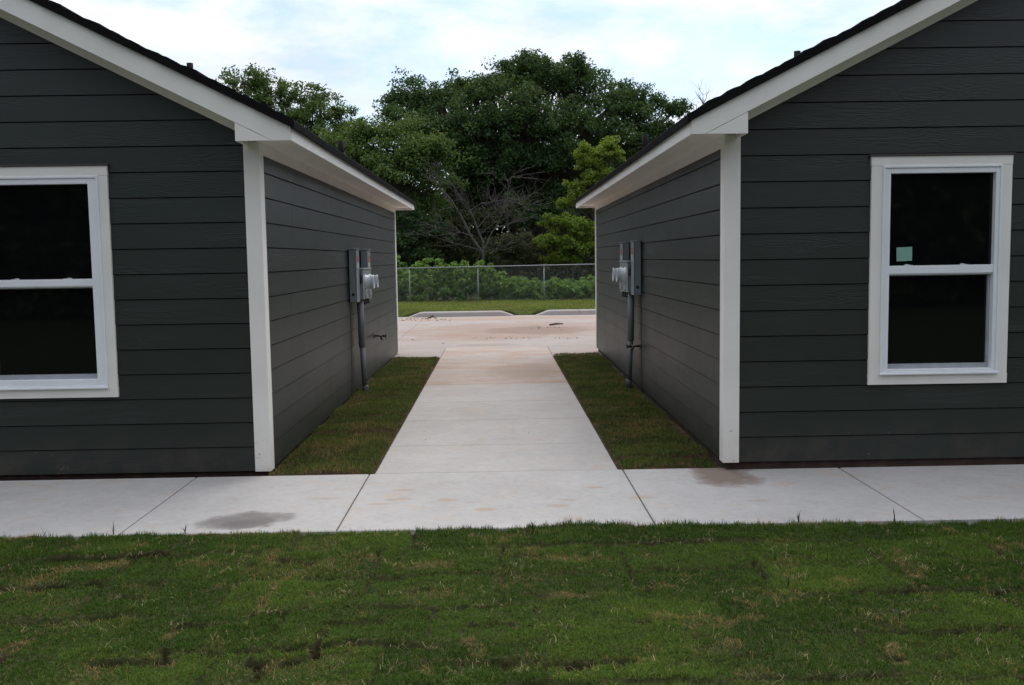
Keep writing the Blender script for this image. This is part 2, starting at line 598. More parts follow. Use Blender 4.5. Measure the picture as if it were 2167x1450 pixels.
# ------------------------------------------------------------------ the ground and pavements
PZ = -0.06                                               # top of the concrete
SOIL = soil_mat("red_brown_soil", (0.035, 0.022, 0.014), (0.075, 0.045, 0.028), (0.13, 0.08, 0.05))
FIELD = soil_mat("grassy_ground", (0.018, 0.028, 0.010), (0.035, 0.050, 0.017), (0.06, 0.06, 0.028), 3.0)
g = MB()
g.add([(-1500, -1500, -0.28), (1500, -1500, -0.28), (1500, 1500, -0.28), (-1500, 1500, -0.28)], [(0, 1, 2, 3)])
tag(g.build("ground", FIELD, fix=False), kind="structure")

SW_NEAR, SW_FAR = 5.345, 6.795
PX0, PX1 = -0.895, 0.845
FOOT = (0.36, 0.235, 0.145)                              # clay carried on by boots
M['walk'] = concrete_mat("sidewalk_concrete", 0.0, (1, 2, 0),
                         wet=[(-1.52, 5.62, 0.31, 0.20, (0.15, 0.135, 0.125), 0.85), (-1.44, 5.54, 0.18, 0.12, (0.115, 0.105, 0.10), 0.6),
                              (-0.642, 6.29, 0.09, 0.035, FOOT, 0.5), (-0.66, 6.05, 0.09, 0.04, FOOT, 0.45), (-0.33, 6.0, 0.08, 0.035, FOOT, 0.5), (-0.09, 5.76, 0.07, 0.05, FOOT, 0.55), (0.62, 6.26, 0.07, 0.03, FOOT, 0.5), (0.36, 5.81, 0.08, 0.05, FOOT, 0.45), (0.43, 5.95, 0.07, 0.03, FOOT, 0.45), (-0.76, 5.93, 0.08, 0.03, FOOT, 0.4), (-0.16, 5.93, 0.06, 0.02, FOOT, 0.4), (-1.13, 6.1, 0.14, 0.04, FOOT, 0.35), (0.92, 5.97, 0.10, 0.035, FOOT, 0.35), (1.59, 5.85, 0.10, 0.035, FOOT, 0.35),
                              (1.55, 6.55, 0.24, 0.42, (0.20, 0.15, 0.12), 1.0)])
M['path'] = concrete_mat("path_concrete", 1.15, (5, 1, 0),
                         wet=[(0.35, 12.9, 0.55, 1.0, (0.30, 0.22, 0.165), 0.65)])
M['road'] = concrete_mat("road_concrete", 0.62, (9, 6, 0), wobs=2.0, tone=(0.335, 0.322, 0.31),
                         wet=[(0.5, 20.6, 3.0, 2.6, (0.27, 0.16, 0.10), 0.5), (0.75, 20.3, 1.3, 1.3, (0.15, 0.09, 0.058), 0.5), (-0.6, 18.6, 1.6, 0.9, (0.28, 0.17, 0.11), 0.4), (-0.1, 17.0, 0.6, 0.3, (0.25, 0.18, 0.13), 0.5),
                              (0.3, 24.3, 3.5, 0.7, (0.33, 0.20, 0.125), 0.5)])


def slab(mb, x0, x1, y0, y1, ztop, gap=0.006, bev=0.008):
    """one concrete slab with tooled edges"""
    x0 += gap/2; x1 -= gap/2; y0 += gap/2; y1 -= gap/2
    zb = ztop-0.12
    o_ = [(x0, y0), (x1, y0), (x1, y1), (x0, y1)]
    i_ = [(x0+bev, y0+bev), (x1-bev, y0+bev), (x1-bev, y1-bev), (x0+bev, y1-bev)]
    vs = [(x, y, zb) for x, y in o_] + [(x, y, ztop-bev*0.6) for x, y in o_] + [(x, y, ztop) for x, y in i_]
    fs = [(0, 1, 5, 4), (1, 2, 6, 5), (2, 3, 7, 6), (3, 0, 4, 7), (4, 5, 9, 8), (5, 6, 10, 9), (6, 7, 11, 10), (7, 4, 8, 11), (8, 9, 10, 11), (3, 2, 1, 0)]
    mb.add(vs, fs)


sw = MB()
xs = [-9.4, -7.9, -6.5, -5.1, -3.62, -2.155, -0.93, 0.877, 2.405, 3.9, 5.4, 6.9, 8.4, 9.9]
for a, b in zip(xs[:-1], xs[1:]):
    slab(sw, a, b, SW_NEAR, SW_FAR, PZ, 0.009)
tag(sw.build("sidewalk", M['walk']), kind="structure")
pt = MB()
ys = [SW_FAR, 7.80, 9.03, 10.20, 11.65, 12.99, 14.60, 16.55]
for a, b in zip(ys[:-1], ys[1:]):
    slab(pt, PX0, PX1, a, b, PZ, 0.005)
tag(pt.build("path", M['path']), kind="structure")
rd = MB()
rxs = [-22, -17, -12.4, -7.6, -3.35, PX0-0.002]
rxe = [PX1+0.002, 3.6, 7.6, 12.4, 17, 22]
for a, b in zip(rxs[:-1], rxs[1:]): slab(rd, a, b, 14.93, 16.55, PZ-0.004, 0.006)
for a, b in zip(rxe[:-1], rxe[1:]): slab(rd, a, b, 14.93, 16.55, PZ-0.004, 0.006)
rj = [-22, -16.6, -11.4, -6.6, -1.9, 2.75, 7.4, 12.2, 17, 22]
for a, b in zip(rj[:-1], rj[1:]):
    slab(rd, a, b, 16.55, 20.9, PZ-0.004, 0.006)
    slab(rd, a, b, 20.9, 25.75, PZ-0.004, 0.006)
tag(rd.build("road", M['road']), kind="structure")

M['kerb'] = concrete_mat("kerb_concrete", 0.25, (2, 8, 0), tone=(0.37, 0.36, 0.355))


def kerb(x0, x1, taper0, taper1, name="kerb"):
    """a kerb that ramps down to the road at its cut ends"""
    yb, yf = 25.75, 25.48
    h = 0.125
    prof = lambda k: [(yf, PZ-0.02), (yf+0.02, PZ+h*0.8*k), (yf+0.055, PZ+h*k), (yb, PZ+h*k+0.002), (yb, PZ-0.1)]
    st = []
    if taper0: st += [(x0, 0.03), (x0+0.10, 0.30), (x0+0.30, 0.92), (x0+0.4, 1.0)]
    else: st += [(x0, 1.0)]
    if taper1: st += [(x1-0.4, 1.0), (x1-0.30, 0.95), (x1-0.06, 0.25), (x1, 0.03)]
    else: st += [(x1, 1.0)]
    mb = MB()
    n = 5
    vs = [(x, p[0], p[1]) for x, k in st for p in prof(k)]
    fs = []
    for i in range(len(st)-1):
        for j in range(n):
            j2 = (j+1) % n
            fs.append((i*n+j, i*n+j2, (i+1)*n+j2, (i+1)*n+j))
    fs.append(tuple(range(n))); fs.append(tuple((len(st)-1)*n+j for j in range(n-1, -1, -1)))
    mb.add(vs, fs)
    return tag(mb.build(name, M['kerb'], bevel=0.006), kind="structure")


kerb(-2.36, 0.42, True, True)
kerb(1.02, 2.15, True, False)
kerb(2.156, 6.2, False, False)
kerb(6.206, 14.0, False, False)
kerb(-12.0, -3.2, False, True)

# bare soil under the turf strips beside the path and behind the kerb
for nm, x0, x1 in (("soil_bed", -1.665, PX0-0.004), ("soil_bed", PX1+0.004, 1.60)):
    s_ = MB()
    nx, ny = 12, 110
    vs = []
    for j in range(ny+1):
        for i in range(nx+1):
            x = x0+(x1-x0)*i/nx; y = SW_FAR+0.005+(14.92-SW_FAR-0.005)*j/ny
            z = PZ-0.012+0.022*(mnoise.noise((x*2.1, y*1.3, 4.0)))+0.012*mnoise.noise((x*9, y*9, 1))
            vs.append((x, y, z))
    fs = [(j*(nx+1)+i, j*(nx+1)+i+1, (j+1)*(nx+1)+i+1, (j+1)*(nx+1)+i) for j in range(ny) for i in range(nx)]
    s_.add(vs, fs, True)
    tag(s_.build(nm, SOIL, fix=False), kind="structure")


# ------------------------------------------------------------------ the two houses
def slope_w(wf, eo, u, dh):
    return wf+dh+0.5*(u+eo)


def build_house(s, loc, rz, wf, rake_h, win, joints, label):
    """s=-1: the house spreads to the west of its corner, +1: to the east. Local x = s*u, y = depth, z = height above the siding's foot"""
    D, W, eo, ro = 8.83, 8.4, 0.305, 0.29
    dh = 0.092
    root = empty("house", loc, rz)
    tag(root, label, "house", "grey sided houses either side of the path")
    X = lambda u: s*u
    rt = lambda u: slope_w(wf, eo, u if u <= W/2 else W-u, dh)             # top of the rake boards
    so = wf+0.030                                                          # soffit height
    fr_rake = lambda u: rt(u)-rake_h-0.055

    # ---- siding, every board a wedge whose butt stands proud of the board below
    def course(mb, plane, a0, a1, k, w_hi, cut_lo=None, cut_hi=None, ends=None):
        w0 = k*SID; w1 = min((k+1)*SID-0.0072, w_hi)      # an open dark slot under the next butt
        if cut_lo is not None: w0 = max(w0, cut_lo)
        if cut_hi is not None: w1 = min(w1, cut_hi)
        if w1-w0 < 1e-4: return
        off = lambda w: 0.014-0.008*((w-k*SID)/SID)
        def P(a, w, o_):
            return (X(a), -o_, w) if plane == 'front' else ((X(-o_), a, w) if plane == 'side' else ((X(a), D+o_, w) if plane == 'back' else (X(W+o_), a, w)))
        e0 = ends or (lambda w: (a0, a1))
        b0, b1 = e0(w0); t0, t1 = e0(w1)
        if b1-b0 < 0.01: return
        butt = cut_lo is None or cut_lo <= k*SID
        vs = [P(b0, w0, off(w0)), P(b1, w0, off(w0)), P(t1, w1, off(w1)), P(t0, w1, off(w1))]
        fs = [(0, 1, 2, 3)]
        if butt:                                                           # butt edge underneath
            vs += [P(b0, w0, 0.001), P(b1, w0, 0.001)]
            fs += [(0, 4, 5, 1)]
        # closed ends so a butt joint reads as a thin dark line
        q = len(vs)
        vs += [P(b0, w0, 0.0), P(t0, w1, 0.0), P(b1, w0, 0.0), P(t1, w1, 0.0)]
        fs += [(0, 3, q+1, q), (1, 2, q+3, q+2)]
        mb.add(vs, fs)

    front = MB()
    gable = lambda w: (max(0.0, (w-(rt(0.0)-rake_h+0.0))/0.5), min(W, W-(w-(rt(0.0)-rake_h))/0.5))
    nfront = int((rt(W/2)-rake_h)/SID)+1
    wu0, wu1, ww0, ww1 = win['u0']+0.03, win['u1']-0.03, win['w0']+0.03, win['w1']-0.03
    for k in range(nfront):
        a, b = k*SID, (k+1)*SID
        wh = rt(W/2)-rake_h-0.01
        if b <= ww0 or a >= ww1:
            course(front, 'front', 0, W, k, wh, ends=gable)
        else:
            if a < ww0: course(front, 'front', 0, W, k, wh, cut_hi=ww0, ends=gable)
            if b > ww1: course(front, 'front', 0, W, k, wh, cut_lo=ww1, ends=gable)
            lo, hi = max(a, ww0), min(b, ww1)
            course(front, 'front', 0, wu0, k, wh, cut_lo=lo, cut_hi=hi, ends=lambda w: (gable(w)[0], wu0))
            course(front, 'front', wu1, W, k, wh, cut_lo=lo, cut_hi=hi, ends=lambda w: (wu1, gable(w)[1]))
    o = front.build("front_siding", M['siding'], root, fix=False)
    side = MB()
    ns = int(so/SID)+1
    for k in range(ns):
        js = joints.get(k, [])
        cuts = [0.0]+js+[D]
        for a, b in zip(cuts[:-1], cuts[1:]):
            course(side, 'side', a+(0.0015 if a > 0 else 0), b-(0.0015 if b < D else 0), k, so)
    side.build("side_siding", M['siding'], root, fix=False)
    rest = MB()
    for k in range(ns):
        course(rest, 'far', 0, D, k, so)
    for k in range(nfront):
        course(rest, 'back', 0, W, k, rt(W/2)-rake_h-0.01, ends=gable)
    rest.build("rear_siding", M['siding'], root, fix=False)
    # solid core behind the boards (keeps the walls light-tight, with a recess for the window)
    core = MB()
    prof_hi = [(0.0, ww1), (W, ww1), (W, so-0.004), (W/2, rt(W/2)-rake_h-0.03), (0.0, so-0.004)]
    core.prism([(X(a), b) for a, b in prof_hi], 'y', 0.0, D)
    core.box(X(0), X(W), 0, D, 0.0, ww0)
    core.box(X(0), X(wu0), 0, D, ww0, ww1)
    core.box(X(wu1), X(W), 0, D, ww0, ww1)
    core.box(X(wu0), X(wu1), 0.9, D, ww0, ww1)
    core.build("sheathing", M['room'], root)

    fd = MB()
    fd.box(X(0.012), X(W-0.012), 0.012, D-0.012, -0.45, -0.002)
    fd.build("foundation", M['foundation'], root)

    # ---- corner boards
    for (cu, cv, du, dv) in ((0, 0, 1, 1), (0, D, 1, -1), (W, 0, -1, 1), (W, D, -1, -1)):
        cb = MB()
        tw, th = 0.089, 0.024
        a0, a1 = cu-du*th, cu+du*tw
        b0, b1 = cv-dv*th, cv+dv*tw
        poly = [(X(a0), b0), (X(a1), b0), (X(a1), cv), (X(cu), cv), (X(cu), b1), (X(a0), b1)]
        cb.prism(poly, 'z', -0.004, so-0.002)
        cb.build("corner_trim", M['trim'], root, bevel=0.002)

    # ---- frieze under the eaves, soffits, fascias
    for cu, du in ((0, 1), (W, -1)):
        fz = MB()
        fz.box(X(cu-du*0.022), X(cu), 0.09, D-0.09, so-0.083, so-0.001)
        fz.build("frieze_board", M['soffit'], root)
        sf = MB()
        sf.box(X(cu-du*(eo-0.002)), X(cu), -ro+0.021, D+ro-0.021, so, so+0.012)
        sf.build("soffit", M['soffit'], root)
        fa = MB()
        fa.box(X(cu-du*eo), X(cu-du*(eo-0.02)), -ro, D+ro, wf, wf+dh-0.004)
        fa.build("fascia", M['trim'], root, bevel=0.002)
    for v0, sg in ((0.0, -1), (D, 1)):
        rf_ = MB()                                                         # rake frieze on the gable wall
        for cu, du in ((0, 1), (W, -1)):
            e1 = W/2
            pol = [(0.0, fr_rake(0.0)), (e1, fr_rake(e1)), (e1, rt(e1)-rake_h+0.025), (0.0, rt(0)-rake_h+0.025)]
            rf_.prism([(X(cu+du*a), b) for a, b in pol], 'y', v0, v0+sg*0.025)
        rf_.build("rake_frieze", M['soffit'], root)
        rsf = MB()                                                         # sloping soffit under the rake
        for cu, du in ((0, 1), (W, -1)):
            e1 = W/2
            f_ = lambda a: rt(a)-rake_h+0.028
            pol = [(0.10, f_(0.10)), (e1, f_(e1)), (e1, f_(e1)+0.012), (0.10, f_(0.10)+0.012)]
            rsf.prism([(X(cu+du*a), b) for a, b in pol], 'y', v0+sg*0.001, v0+sg*(ro-0.021))
        rsf.build("rake_soffit", M['soffit'], root)
        for cu, du in ((0, 1), (W, -1)):
            rb = MB()
            e1 = W/2
            # the board itself, cut level at the eave
            ub = (wf-(rt(0)-rake_h))/0.5                                   # where its lower edge meets the level cut
            pol = [(-eo, wf), (ub, wf), (e1, rt(e1)-rake_h), (e1, rt(e1)-0.004), (-eo, rt(-eo)-0.004)]
            rb.prism([(X(cu+du*a), b) for a, b in pol], 'y', v0+sg*(ro-0.02), v0+sg*(ro+0.0015))
            rb.build("rake_board", M['trim'], root, bevel=0.0015)
            pc = MB()                                                      # level return closing the eave box
            up = 0.070
            pol = [(ub+0.006, wf), (up, wf), (up, rt(up)-rake_h-0.0025)]
            pc.prism([(X(cu+du*a), b) for a, b in pol], 'y', v0+sg*(ro-0.019), v0+sg*(ro))
            # back of the return to the wall
            pc.box(X(cu+du*(up-0.018)), X(cu+du*up), v0+sg*0.026, v0+sg*(ro-0.02), wf, rt(up)-rake_h-0.01)
            pc.build("eave_return", M['trim'], root, bevel=0.0015)

    # ---- roof: courses of shingles over a black drip edge
    rf = MB()
    rnd = random.Random(5 if s < 0 else 9)
    for cu, du in ((0, 1), (W, -1)):
        exp_u = 0.125
        ncs = int((W/2+eo+0.03)/exp_u)+1
        for i in range(ncs):
            ua = -eo-0.028+i*exp_u
            ub_ = min(ua+exp_u+0.004, W/2)
            if ua >= W/2: break
            base = lambda a: rt(a)+(-0.002)
            t_lo = 0.066+rnd.uniform(-0.006, 0.008) - (0.012 if i == 0 else 0)
            t_hi = 0.049+rnd.uniform(-0.003, 0.004)
            tm = (t_lo+t_hi)/2+rnd.uniform(0.0, 0.008)
            um = ua+exp_u*rnd.uniform(0.35, 0.6)
            pol = [(ua, base(ua)), (ub_, base(ub_)), (ub_, base(ub_)+t_hi), (um, base(um)+tm), (ua+0.006, base(ua)+t_lo), (ua, base(ua)+t_lo-0.010)]
            e0 = -ro-0.022-rnd.uniform(0, 0.010); e1 = D+ro+0.022+rnd.uniform(0, 0.010)
            rf.prism([(X(cu+du*a), b) for a, b in pol], 'y', e0, e1)
    cap = [(W/2-0.14, rt(W/2)-0.0), (W/2, rt(W/2)+0.085), (W/2+0.14, rt(W/2)-0.0)]
    rf.prism([(X(a), b) for a, b in cap], 'y', -ro-0.03, D+ro+0.03)
    roof = rf.build("roof", M['shingle'], root)
    for cu, du in ((0, 1), (W, -1)):
        de = MB()
        u0 = cu-du*eo
        de.box(X(u0-du*0.016), X(u0-du*0.0012), -ro-0.016, D+ro+0.016, wf+dh-0.012, wf+dh+0.02)
        de.build("drip_edge", M['drip'], root)
    for (pu, pv, ph) in win['pipes']:
        vp = MB()
        zb = rt(pu)+0.03
        vp.tube([(X(pu), pv, zb), (X(pu), pv, zb+ph)], 0.037, 14)
        vp.tube([(X(pu), pv, zb-0.01), (X(pu), pv, zb+0.075), (X(pu), pv, zb+0.10)], [0.085, 0.055, 0.040], 14)
        vp.build("vent_pipe", M['pipe_dark'], roof)

    # ---- window
    u0, u1, w0, w1 = win['u0'], win['u1'], win['w0'], win['w1']
    fu0, fu1, fw0, fw1 = win['frame']
    gu0, gu1, gw0, gw1 = win['glass']
    r0, r1 = win['rail']
    tr = MB()
    th = -0.031
    tr.box(X(u0), X(u1), th, 0.0, fw1, w1)                                 # head casing
    tr.box(X(u0), X(u1), th, 0.0, w0, fw0)                                 # apron
    tr.box(X(u0+0.002), X(fu0), th+0.0015, 0.0, fw0+0.0008, fw1-0.0008)
    tr.box(X(fu1), X(u1-0.002), th+0.0015, 0.0, fw0+0.0008, fw1-0.0008)
    wnd = tr.build("window", M['trim'], root, bevel=0.0015)
    cp = MB()
    cp.box(X(u0-0.012), X(u1+0.012), -0.04, 0.0, w1+0.001, w1+0.014)
    cp.build("drip_cap", M['cap'], wnd)
    fm = MB()
    def ring(mb, a0, a1, b0, b1, c0, c1, d0, d1, y0, y1):
        mb.box(X(a0), X(b0), y0, y1, c0, c1); mb.box(X(b1), X(a1), y0, y1, c0, c1)
        mb.box(X(b0), X(b1), y0, y1, c0, d0); mb.box(X(b0), X(b1), y0, y1, d1, c1)
    # stepped vinyl frame: a raised outer lip, then a recessed inner face
    ring(fm, fu0, fu1, fu0+0.016, fu1-0.016, fw0, fw1, fw0+0.020, fw1-0.016, -0.041, 0.05)
    ring(fm, fu0+0.016, fu1-0.016, gu0-0.001, gu1+0.001, fw0+0.020, fw1-0.016, gw0-0.004, gw1+0.001, -0.033, 0.05)
    fm.box(X(fu0-0.004), X(fu1+0.004), -0.052, -0.0415, fw0-0.004, fw0+0.010)
    fm.build("window_frame", M['vinyl'], wnd, bevel=0.003)
    rl = MB()
    rl.box(X(gu0-0.0005), X(gu1+0.0005), -0.028, 0.04, r0, r1)
    rl.box(X(gu0-0.0005), X(gu1+0.0005), -0.020, 0.04, r0-0.008, r0-0.0005)
    rl.build("meeting_rail", M['vinyl'], wnd, bevel=0.002)
    lo = MB()
    ring(lo, gu0, gu1, gu0+0.004, gu1-0.016, gw0-0.004, r0-0.008, gw0+0.030, r0-0.016, 0.010, 0.045)
    lo.build("lower_sash", M['track'], wnd)
    pn = MB()
    pn.box(X(gu0), X(gu1), 0.008, 0.014, r1, gw1)
    pn.build("window_pane", M['glass'], wnd)
    pn = MB()
    pn.box(X(gu0+0.004), X(gu1-0.016), 0.026, 0.032, gw0+0.030, r0-0.016)
    pn.build("window_pane", M['glass'], wnd)
    for lk in win['locks']:
        k_ = MB()
        k_.box(X(lk-0.03), X(lk+0.03), -0.004, 0.006, r1+0.0005, r1+0.004)
        k_.prism([(X(lk-0.028), r1+0.004), (X(lk+0.012), r1+0.004), (X(lk+0.004), r1+0.008), (X(lk-0.02), r1+0.010)], 'y', -0.002, 0.005)
        k_.build("sash_lock", M['cover'], wnd, bevel=0.0015)
    if win.get('sticker'):
        a, b, c_, d = win['sticker']
        st = MB()
        st.add([(X(a), 0.0062, c_+0.004), (X(b), 0.0066, c_+0.008), (X(b-0.001), 0.0062, d), (X(a-0.003), 0.0066, d-0.004),
                (X(a), 0.0071, c_+0.004), (X(b), 0.0075, c_+0.008), (X(b-0.001), 0.0071, d), (X(a-0.003), 0.0075, d-0.004)],
               [(0, 1, 2, 3), (7, 6, 5, 4), (0, 4, 5, 1), (1, 5, 6, 2), (2, 6, 7, 3), (3, 7, 4, 0)])
        st.build("sticker", M['sticker'], wnd)
    return root


LH = ((-1.6656, 6.8815, -0.0398), -0.0027)
RH = ((1.5944, 6.709, 0.0), -0.0013)
build_house(-1, LH[0], LH[1], 2.303, 0.155,
            dict(u0=1.037, u1=2.05, w0=0.553, w1=2.179, frame=(1.102, 1.985, 0.621, 2.110), glass=(1.178, 1.91, 0.687, 2.054),
                 rail=(1.344, 1.394), locks=(1.36, 1.73), pipes=((1.86, 4.6, 0.29), (0.147, 4.62, 0.24))),
            {1: [2.55], 2: [6.6], 3: [5.9], 5: [3.2], 6: [0.9, 6.9], 7: [2.1], 8: [4.6], 9: [1.0], 10: [1.05, 6.4], 11: [2.9, 6.8], 12: [4.4]},
            "grey sided house at left with its window cut off by the picture's edge")
build_house(1, RH[0], RH[1], 2.248, 0.137,
            dict(u0=0.990, u1=1.968, w0=0.533, w1=2.113, frame=(1.068, 1.897, 0.606, 2.048), glass=(1.126, 1.852, 0.643, 1.994),
                 rail=(1.306, 1.362), locks=(1.27, 1.66), sticker=(1.19, 1.298, 1.388, 1.492), pipes=((1.80, 4.3, 0.29), (0.17, 4.8, 0.27))),
            {1: [4.1], 2: [1.7], 3: [6.2], 4: [2.2], 6: [3.6], 7: [2.3, 6.0], 8: [5.2], 9: [1.6], 10: [1.95], 11: [4.6], 12: [2.4]},
            "grey sided house at right with a mint green note inside its window")


# ------------------------------------------------------------------ electric meters, hose bibs
def build_meter(s, base, rz, label, strap):
    """against the side wall; local x = distance out of the wall times -s, y = depth, z = height"""
    root = empty("electric_meter", base, rz)
    tag(root, label, "electric meter", "electric meters on the side walls")
    X = lambda off: -s*off
    W0 = 0.021
    for (v0, v1, z0, z1, d) in ((3.875, 4.10, 1.032, 1.615, 0.103), (4.81, 5.05, 1.032, 1.612, 0.103)):
        b = MB()
        b.box(X(W0), X(d-0.012), v0, v1, z0, z1)
        bx = b.build("breaker_box", M['box'], root, bevel=0.004)
        c = MB()
        c.box(X(d-0.0115), X(d), v0-0.004, v1+0.004, z0-0.003, z1-0.012)
        c.prism([(v0-0.006, z1+0.001), (v1+0.006, z1+0.001), (v1+0.006, z1+0.010), (v0-0.006, z1+0.010)], 'x', X(W0), X(d+0.006))
        c.build("cover", M['box'], bx, bevel=0.003)
        k = MB()
        k.tube([(X(0.06), v0-0.0025, z0+0.085), (X(0.06), v0+0.002, z0+0.085)], 0.018, 16)
        k.build("knockout", M['black'], bx)
        r = MB()
        r.box(X(d+0.0005), X(d+0.0015), v0+0.05, v1-0.05, z1-0.135, z1-0.065)
        r.build("warning_label", M['red'], bx)
        r = MB()
        r.box(X(d+0.0005), X(d+0.0015), v0+0.05, v1-0.05, z1-0.205, z1-0.145)
        r.build("printed_label", M['paper'], bx)
        h = MB()
        h.tube([(X(0.06), v0+0.05, z1+0.008), (X(0.06), v0+0.05, z1+0.016)], 0.024, 14)
        h.build("hub", M['box'], bx)
    b = MB()
    b.box(X(W0), X(0.128), 4.125, 4.785, 1.05, 1.40)
    mb_ = b.build("meter_box", M['box'], root, bevel=0.005)
    c = MB()
    c.box(X(0.1285), X(0.14), 4.12, 4.79, 1.055, 1.385)
    c.prism([(4.115, 1.392), (4.795, 1.392), (4.795, 1.405), (4.115, 1.405)], 'x', X(W0), X(0.15))
    c.build("cover", M['box_light'], mb_, bevel=0.004)
    for v in (4.285, 4.625):
        d = MB()
        n = 28
        cz = 1.245
        prof = [(0.1405, 0.088), (0.150, 0.088), (0.152, 0.079), (0.222, 0.074), (0.234, 0.080), (0.242, 0.080), (0.243, 0.070), (0.225, 0.062), (0.20, 0.0)]
        vs = []
        for (o_, r_) in prof[:-1]:
            for q in range(n):
                a = 2*math.pi*q/n
                vs.append((X(o_), v+r_*math.cos(a), cz+r_*math.sin(a)))
        vs.append((X(0.20), v, cz))
        fs = []
        m_ = len(prof)-1
        for i in range(m_-1):
            for q in range(n):
                fs.append((i*n+q, i*n+(q+1) % n, (i+1)*n+(q+1) % n, (i+1)*n+q))
        for q in range(n):
            fs.append(((m_-1)*n+q, (m_-1)*n+(q+1) % n, m_*n))
        d.add(vs, fs, True)
        d.build("meter_cover", M['cover'], mb_)
        sl = MB()                                                          # sealing ring tab and lever below each socket
        sl.box(X(0.1405), X(0.162), v-0.055, v+0.055, 1.085, 1.150)
        sl.prism([(v-0.03, 1.06), (v+0.03, 1.06), (v+0.045, 1.084), (v-0.045, 1.084)], 'x', X(0.1405), X(0.155))
        sl.build("socket_latch", M['cover'], mb_, bevel=0.004)
    for v in (4.113, 4.80):
        q = MB()
        q.tube([(X(0.112), v, 1.24), (X(0.112), v, 1.37)], 0.017, 10)
        q.build("cable_nipple", M['black'], mb_)
    for v in (4.30, 4.48, 4.66):
        q = MB()
        q.tube([(X(0.115), v, 0.985), (X(0.115), v, 1.02)], 0.017, 12)
        q.tube([(X(0.115), v, 1.02), (X(0.115), v, 1.049)], 0.010, 10)
        q.build("cable_stub", M['black'], mb_)
    # conduit: a wide sleeve over a narrower pipe with a flared coupling at its foot
    p = MB()
    zc, zt = 0.505, 1.049
    x0, x1, x2 = 0.085, 0.092, 0.115
    vv = 4.215
    p.tube([(X(x1), vv, zc+0.03), (X(x2), vv+0.02, -0.10)], 0.030, 18)
    cd = p.build("conduit", M['pvc'], root)
    p = MB()
    p.tube([(X(x0), vv-0.005, zt), (X(x1), vv, zc), (X(x1), vv, zc-0.004)], [0.0375, 0.0375, 0.034], 18)
    p.build("sleeve", M['pvc'], cd)
    p = MB()
    p.tube([(X(x2-0.003), vv+0.018, 0.055), (X(x2-0.002), vv+0.018, 0.048), (X(x2), vv+0.02, -0.06)], [0.031, 0.037, 0.037], 18)
    p.build("coupling", M['pvc'], cd)
    # earth wire stapled down the wall
    w = MB()
    pts = [(3.862, 1.032), (3.866, 0.93), (3.858, 0.85), (3.872, 0.70), (3.845, 0.50), (3.85, 0.36), (3.825, 0.16), (3.80, 0.05), (3.79, -0.05)]
    w.tube([(X(0.024), a, b) for a, b in pts], 0.0028, 6)
    for a, b in ((3.858, 0.85), (3.825, 0.16)):
        w.box(X(0.018), X(0.031), a-0.012, a+0.012, b-0.004, b+0.004)
    w.build("earth_wire", M['black'], root)
    return root


build_meter(-1, LH[0], LH[1], "electric meter and two breaker boxes on the left house's side wall", False)
build_meter(1, RH[0], RH[1], "electric meter and two breaker boxes on the right house's side wall", True)


def build_bib(s, base, rz, v, z, label):
    root = empty("hose_bib", base, rz)
    tag(root, label, "outdoor tap", "outdoor taps on the side walls")
    X = lambda off: -s*off
    b = MB()
    b.tube([(X(0.016), v, z), (X(0.024), v, z)], 0.034, 14)
    b.tube([(X(0.02), v, z), (X(0.125), v, z)], 0.013, 10)
    b.tube([(X(0.095), v, z), (X(0.10), v, z-0.02), (X(0.118), v-0.004, z-0.055)], [0.014, 0.013, 0.014], 10)
    b.tube([(X(0.125), v, z), (X(0.158), v, z)], [0.018, 0.014], 10)
    b.build("tap_body", M['brass'], root)
    h = MB()
    ring_ = [(X(0.165), v+0.030*math.cos(a), z+0.030*math.sin(a)) for a in [2*math.pi*i/14 for i in range(15)]]
    h.tube(ring_, 0.0055, 6)
    for i in range(4):
        a = math.pi/4+i*math.pi/2
        h.tube([(X(0.162), v, z), (X(0.165), v+0.03*math.cos(a), z+0.03*math.sin(a))], 0.005, 6)
    h.build("tap_handle", M['black'], root)
    return root


build_bib(-1, LH[0], LH[1], 5.92, 0.495, "brass outdoor tap beyond the meter on the left house")
build_bib(1, RH[0], RH[1], 3.98, 0.46, "brass outdoor tap beside the conduit on the right house")


# ------------------------------------------------------------------ turf
GRASS = grass_mat("turf_blades", (0.034, 0.078, 0.009), (0.122, 0.190, 0.026), (0.38, 0.23, 0.10))
GRASS2 = grass_mat("side_turf_blades", (0.045, 0.074, 0.012), (0.120, 0.155, 0.032), (0.32, 0.19, 0.085))
GRASS3 = grass_mat("verge_blades", (0.10, 0.15, 0.022), (0.22, 0.27, 0.05), (0.22, 0.17, 0.08))


